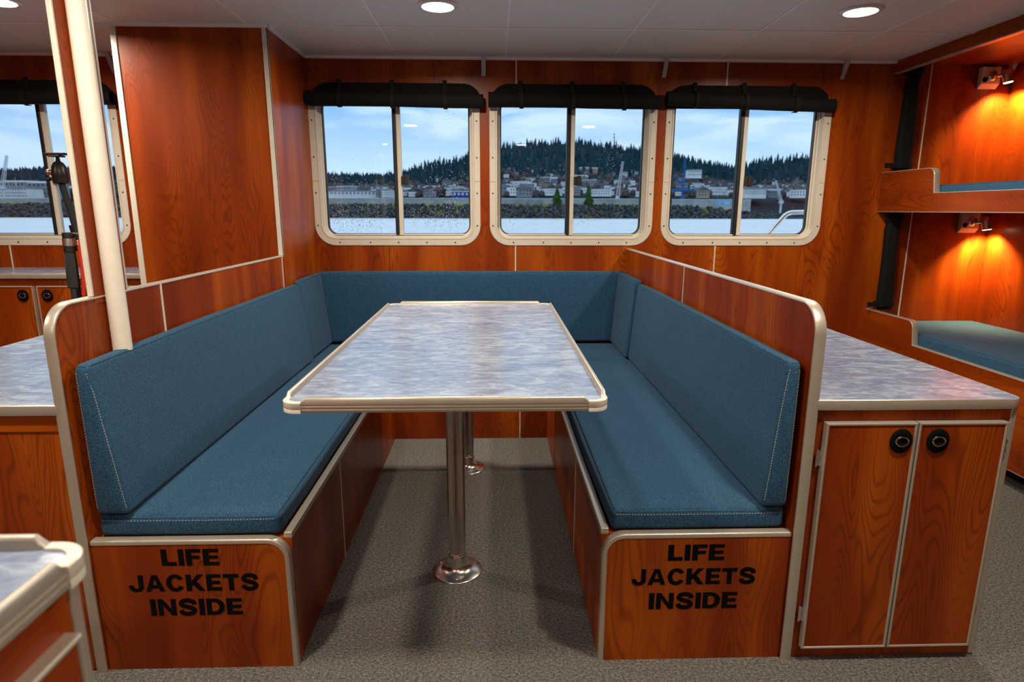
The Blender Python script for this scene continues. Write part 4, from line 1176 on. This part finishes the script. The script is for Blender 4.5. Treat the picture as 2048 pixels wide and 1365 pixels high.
# forest mass
forest = MB()
for k in range(6500):
    px = rnd.uniform(-800, 2700)
    if not (-60 < px < 1750) and rnd.random() < 0.6: continue
    low = 0.40 if (830 < px < 1300 or px > 1480) else 0.62
    s = low + (0.985 - low) * rnd.random() ** 0.8
    x, y, z = slope(px, s)
    conifer_mb(rnd.uniform(11, 20) * (0.8 if px < 800 else 1), rnd.uniform(3.2, 5.2), 2, 6, k, x, y, z - 1, forest, 0.25, False)
tag(obj('conifer_forest', forest, CONIF), 'dense dark conifer forest covering the far hill', 'forest', kind='stuff')
bare = MB()
for k in range(900):
    px = rnd.uniform(-60, 1750); s = rnd.uniform(0.03, 0.55) ** 1.0
    x, y, z = slope(px, s); r = rnd.uniform(2.5, 5)
    bare.add([tuple(Vector((v.x * r * rnd.uniform(.8, 1.2), v.y * r, v.z * r * 1.1)) + Vector((x, y, z + r * 0.7))) for v in iv], iface)
tag(obj('bare_trees', bare, BARE), 'leafless grey brown trees among the town houses', 'trees', kind='stuff')
# skyline conifers, one by one
protos = []
for k in range(5):
    protos.append(conifer_mb(1.0, 0.19 + 0.03 * k, 6, 8, 100 + k, jag=0.35).make('conifer'))
    protos[-1].materials.append(CONIF)
for k in range(290):
    px = 640 + (1640 - 640) * (k + rnd.random()) / 250 if k < 250 else -20 + 160 * (k - 250 + rnd.random()) / 40
    x, y, z = slope(px, rnd.uniform(0.95, 1.0))
    o = bpy.data.objects.new('conifer', protos[k % 5]); COL.objects.link(o)
    h = rnd.uniform(11, 24) * (0.62 if px < 830 else (0.85 if 1280 < px < 1480 else 1.0)) * (1.15 if 1490 < px else 1)
    o.location = (x, y, z - 2); o.scale = (h, h, h); o.rotation_euler = (0, 0, rnd.uniform(0, 6))
    tag(o, 'dark conifer standing on the skyline of the far hill', 'tree', 'conifers on the far skyline')
# houses
def house(w, d, h, rh, wall_m, roof_m, kind):
    out = []
    b = MB().box(-w / 2, w / 2, -d / 2, d / 2, -2, h); out.append((b, wall_m))
    if rh > 0:
        r = MB().prism([(-w / 2 - .4, h), (w / 2 + .4, h), (0, h + rh)], 'y', -d / 2 - .4, d / 2 + .4) if kind else MB().prism([(-d / 2 - .4, h), (d / 2 + .4, h), (0, h + rh)], 'x', -w / 2 - .4, w / 2 + .4)
    else: r = MB().box(-w / 2 - .2, w / 2 + .2, -d / 2 - .2, d / 2 + .2, h, h + 0.6)
    out.append((r, roof_m))
    wn = MB()
    nx = max(2, int(w / 3)); nzr = max(1, int(h / 3))
    for i in range(nx):
        for j in range(nzr):
            cx = -w / 2 + w * (i + .5) / nx; cz = 1.6 + j * 3.0
            if cz + .8 < h: wn.box(cx - .6, cx + .6, -d / 2 - .06, -d / 2, cz - .7, cz + .7)
    out.append((wn, WINDK)); return out
KINDS = [(house(10, 8, 5, 3, WHITEH, ROOFM, 1), 'small white gabled house on the far hillside', 'white houses in the far town'),
         (house(14, 9, 6, 2.6, GREYH, ROOFM, 0), 'grey ridge-roofed house on the far hillside', 'grey houses in the far town'),
         (house(12, 10, 6.5, 3, TANH, ROOFM, 1), 'tan gabled house on the far hillside', 'tan houses in the far town'),
         (house(24, 12, 7, 0, WHITEH, GREYH, 0), 'long flat-roofed white building near the far shore', 'long white buildings in the far town'),
         (house(18, 12, 9, 0, GREYH, WHITEH, 0), 'flat-roofed grey building with pale roof near the far shore', 'flat grey buildings in the far town')]
meshes = []
for parts, lab, grp in KINDS:
    ms = []
    for nm, (mb, m) in zip(('wall', 'roof', 'window_row'), parts):
        me = mb.make(nm); me.materials.append(m); ms.append((nm, me))
    meshes.append(ms)
def put_house(k, x, y, z, s, rz):
    r = bpy.data.objects.new('house' if k < 3 else 'building', None); COL.objects.link(r)
    r.location = (x, y, z); r.scale = (s, s, s); r.rotation_euler = (0, 0, rz)
    tag(r, KINDS[k][1], 'house' if k < 3 else 'building', KINDS[k][2])
    for nm, me in meshes[k]:
        o = bpy.data.objects.new(nm, me); COL.objects.link(o); o.parent = r
for i in range(280):
    px = rnd.choice([rnd.uniform(650, 940), rnd.uniform(1000, 1285), rnd.uniform(1350, 1622)])
    s = rnd.uniform(0.02, 0.30) if rnd.random() < 0.65 else rnd.uniform(0.2, 0.52)
    if px < 800: s *= 0.7
    x, y, z = slope(px, s)
    k = rnd.choices(range(5), (8, 3, 2, 4 if s < 0.22 else 0.5, 2 if s < 0.2 else 0.2))[0]
    put_house(k, x, y, z + 1.5, rnd.uniform(0.4, 0.8), rnd.uniform(-0.5, 0.5))
for i in range(16):
    px = rnd.uniform(-40, 150); x, y, z = slope(px, rnd.uniform(0.0, 0.12))
    put_house(rnd.choice((3, 3, 4)), x, y, z + 1, rnd.uniform(0.7, 1.1), rnd.uniform(-0.2, 0.2))
# long terraces seen clearly
def block(px0, px1, py0, py1, Y, wall_m, roof_m, label, cat='building', floors=5, cols_=10, depth=16, name='apartment_building'):
    x0, x1, z0, z1 = fx(px0, Y), fx(px1, Y), fz(py1, Y), fz(py0, Y)
    t = thing(name, ((x0 + x1) / 2, Y, z0), label, cat)
    obj('wall', MB().box(x0, x1, Y, Y + depth, z0 - 3, z1), wall_m, t)
    obj('roof', MB().box(x0 - .6, x1 + .6, Y - .6, Y + depth + .6, z1, z1 + (z1 - z0) * 0.08 + .3), roof_m, t)
    H = z1 - z0; W = x1 - x0
    for i in range(cols_):
        m = MB()
        for j in range(floors):
            cx = x0 + W * (i + .5) / cols_; cz = z0 + H * (j + .5) / floors
            m.box(cx - W / cols_ * .25, cx + W / cols_ * .25, Y - .12, Y, cz - H / floors * .28, cz + H / floors * .28)
        obj('window_column', m, WHITEH if wall_m not in (WHITEH,) else GREYH, t)
block(1157, 1193, 338, 358, 905, BRICK, WHITEH, 'large red brick apartment block with white windows below the forest')
block(1107, 1136, 341, 352, 930, BRICK, WHITEH, 'smaller red brick block left of the large one', floors=3, cols_=7)
block(1042, 1070, 357, 371, 800, TANH, GREYH, 'tan apartment block in the town seen through the middle window', floors=4, cols_=7)
block(1240, 1282, 345, 356, 880, WHITEH, TEALH, 'cream school building with pale roof at the right of the middle window', floors=2, cols_=9)
block(1374, 1401, 340, 352, 860, WHITEH, TEALH, 'white building with green roof seen through the right window', floors=2, cols_=7)
block(1490, 1535, 376, 388, 470, WHITEH, GREYH, 'long white waterfront building at the right window latch', floors=3, cols_=14)
block(5, 78, 380, 398, 430, WHITEH, GREYH, 'long pale harbour building seen through the far left window', floors=3, cols_=16)
block(905, 937, 385, 393, 455, simple('blue_shed', (0.03, 0.05, 0.35), 0.8), WHITEH, 'dark blue shed at the far shore, seen in the left window', floors=1, cols_=4, name='storage_shed')
block(655, 790, 384, 392, 470, WHITEH, GREYH, 'long row of white warehouses seen through the left window', floors=1, cols_=18, name='warehouse')
# sea wall / fence band along the far shore
for a, b, lab, nm, m, p0, p1 in ((645, 940, 'pale grey shoreline wall seen through the left window', 'harbour_wall', CONC, 398, 410),
                            (1000, 1290, 'grey shoreline fence seen through the middle window', 'harbour_wall', CONC, 398, 410),
                            (1345, 1505, 'pale shoreline wall with blue mural at the right window', 'harbour_wall', CONC, 399, 410),
                            (-60, 140, 'weathered stone harbour wall seen through the far left window', 'harbour_wall', CONC, 400, 412)):
    Yh = 262
    x0, x1 = fx(a, Yh), fx(b, Yh)
    t = thing(nm, ((x0 + x1) / 2, Yh, 0), lab, 'wall')
    obj('panel_run', MB().box(x0, x1, Yh, Yh + 0.6, WZ, fz(p0, Yh)), m, t)
    obj('coping', MB().box(x0, x1, Yh - .15, Yh + 0.75, fz(p0, Yh), fz(p0, Yh) + .15), WHITEH, t)
    if a == 1345:
        obj('mural', MB().box(fx(1434, Yh), fx(1462, Yh), Yh - .05, Yh, fz(409, Yh), fz(401, Yh)), flat('mural_blue', (0.05, 0.30, 0.55), (0.25, 0.50, 0.75), 0.4), t)
# small sheds behind the breakwater, middle window
for i, px in enumerate((1035, 1057, 1078)):
    Yh = 240; x = fx(px, Yh); z0 = fz(409, Yh)
    t = thing('boat_shed', (x, Yh, z0), ('leftmost', 'middle', 'rightmost')[i] + ' of three small arched sheds behind the breakwater', 'shed')
    w = 1.5
    arch = [(x + w * math.cos(a), z0 + 0.6 + 1.1 * math.sin(a)) for a in [PI * k / 10 for k in range(11)]]
    obj('shell', MB().prism([(x + w, z0 - 1.1)] + arch + [(x - w, z0 - 1.1)], 'y', Yh, Yh + 5), GREYH, t)
    obj('front', MB().prism([(x + w * .85, z0 - 1.1), (x + w * .85, z0 + .5), (x + w * .6, z0 + 1.2), (x, z0 + 1.5), (x - w * .6, z0 + 1.2), (x - w * .85, z0 + .5), (x - w * .85, z0 - 1.1)], 'y', Yh - 0.1, Yh), CONC, t)
# cranes
def lattice(mb, a, b, w, n, r=0.14):
    a, b = Vector(a), Vector(b); d = (b - a).normalized(); u = d.cross(Vector((0, 1, 0))).normalized(); v = Vector((0, 1, 0))
    def c(i, f): return a + (b - a) * f + u * (w * (1 if i in (0, 1) else -1)) * (1 - .5 * f) + v * (w * (1 if i in (0, 3) else -1)) * (1 - .5 * f)
    for i in range(4): mb.tube([c(i, 0), c(i, 1)], r, 4)
    for k in range(n):
        for i in range(4): mb.tube([c(i, k / n), c((i + 1) % 4, (k + 1) / n)], r * .7, 3)
    return mb
def crane(label, mat, base, tip, Y, w, cab=True, legs=True):
    A = (fx(base[0], Y), Y, fz(base[1], Y)); B = (fx(tip[0], Y), Y, fz(tip[1], Y))
    t = thing('harbour_crane', A, label, 'crane')
    obj('boom', lattice(MB(), A, B, w, 14, w * .16), mat, t)
    if cab: obj('cab', MB().box(A[0] - 1.1, A[0] + 1.1, Y - 1, Y + 1, A[2] - 1.4, A[2] + 0.5), mat, t)
    if legs: obj('base', MB().box(A[0] - 0.5, A[0] + 0.5, Y - 0.5, Y + 0.5, WZ, A[2] - 1.4), mat, t)
    return t
crane('tall white lattice crane boom in the middle window', WHITEP, (1234, 394), (1242, 324), 420, 0.9)
crane('white and red tipped crane boom leaning left in the right window', WHITEP, (1567, 402), (1552, 360), 400, 0.7)
crane('pale lattice crane seen through the far left window', WHITEP, (34, 378), (52, 318), 420, 0.9)
tb = crane('blue shipyard crane at the left edge of the right window', BLUEP, (1366, 394), (1366, 315), 400, 0.8)
obj('stay', lattice(MB(), (fx(1366, 400), 400, fz(372, 400)), (fx(1344, 400), 400, fz(352, 400)), 0.7, 8, .15), BLUEP, tb)
obj('gantry', MB().box(fx(1340, 400), fx(1388, 400), 399, 401, fz(381, 400), fz(377, 400)), BLUEP, tb)
for i, px in enumerate((3, 14, 28, 42, 48, 60, 73)):
    Yh = 300; x = fx(px, Yh); hgt = (380, 372, 365, 378, 372, 360, 376)[i]
    t = thing('sailboat_mast', (x, Yh, WZ), 'thin white mast in the marina, ' + ('first', 'second', 'third', 'fourth', 'fifth', 'sixth', 'seventh')[i] + ' from the left edge', 'mast', 'masts in the marina')
    obj('mast', MB().lathe([(0.11, WZ), (0.07, fz(hgt, Yh))], (x, Yh, 0), 'z', 6), WHITEP, t)
    obj('spreader', MB().box(x - .9, x + .9, Yh - .05, Yh + .05, fz(hgt + 12, Yh), fz(hgt + 12, Yh) + .12), WHITEP, t)
# radio mast on the hill
x, y, z = slope(1223, 0.99)
tag(obj('radio_mast', MB().lathe([(0.5, z), (0.3, z + 34)], (x, y, 0), 'z', 5).box(x - 2, x + 2, y - .2, y + .2, z + 22, z + 24).box(x - 1.6, x + 1.6, y - .2, y + .2, z + 28, z + 30), ROOFM), 'thin radio mast rising above the trees on the hill crest', 'mast')
# side deck and handrail just outside
struct('deck_floor', MB().box(-4.2, 3.4, YW + 0.10, 5.3, -0.12, -0.01), CONC)
t = thing('deck_handrail', (2.0, 5.05, -0.01), 'bent stainless handrail on the deck outside the right window', 'handrail')
rail = fillet([(1.985, 5.05, -0.01), (2.235, 5.05, 1.035), (2.405, 5.05, 1.232), (3.35, 5.05, 1.262)], [0, 0.35, 0.10, 0], 8)
obj('rail_tube', MB().tube(rail, 0.019, 16), STEEL, t, smooth=True)
obj('post', MB().tube([(3.3, 5.05, -0.01), (3.3, 5.05, 1.26)], 0.019, 16), STEEL, t, smooth=True)
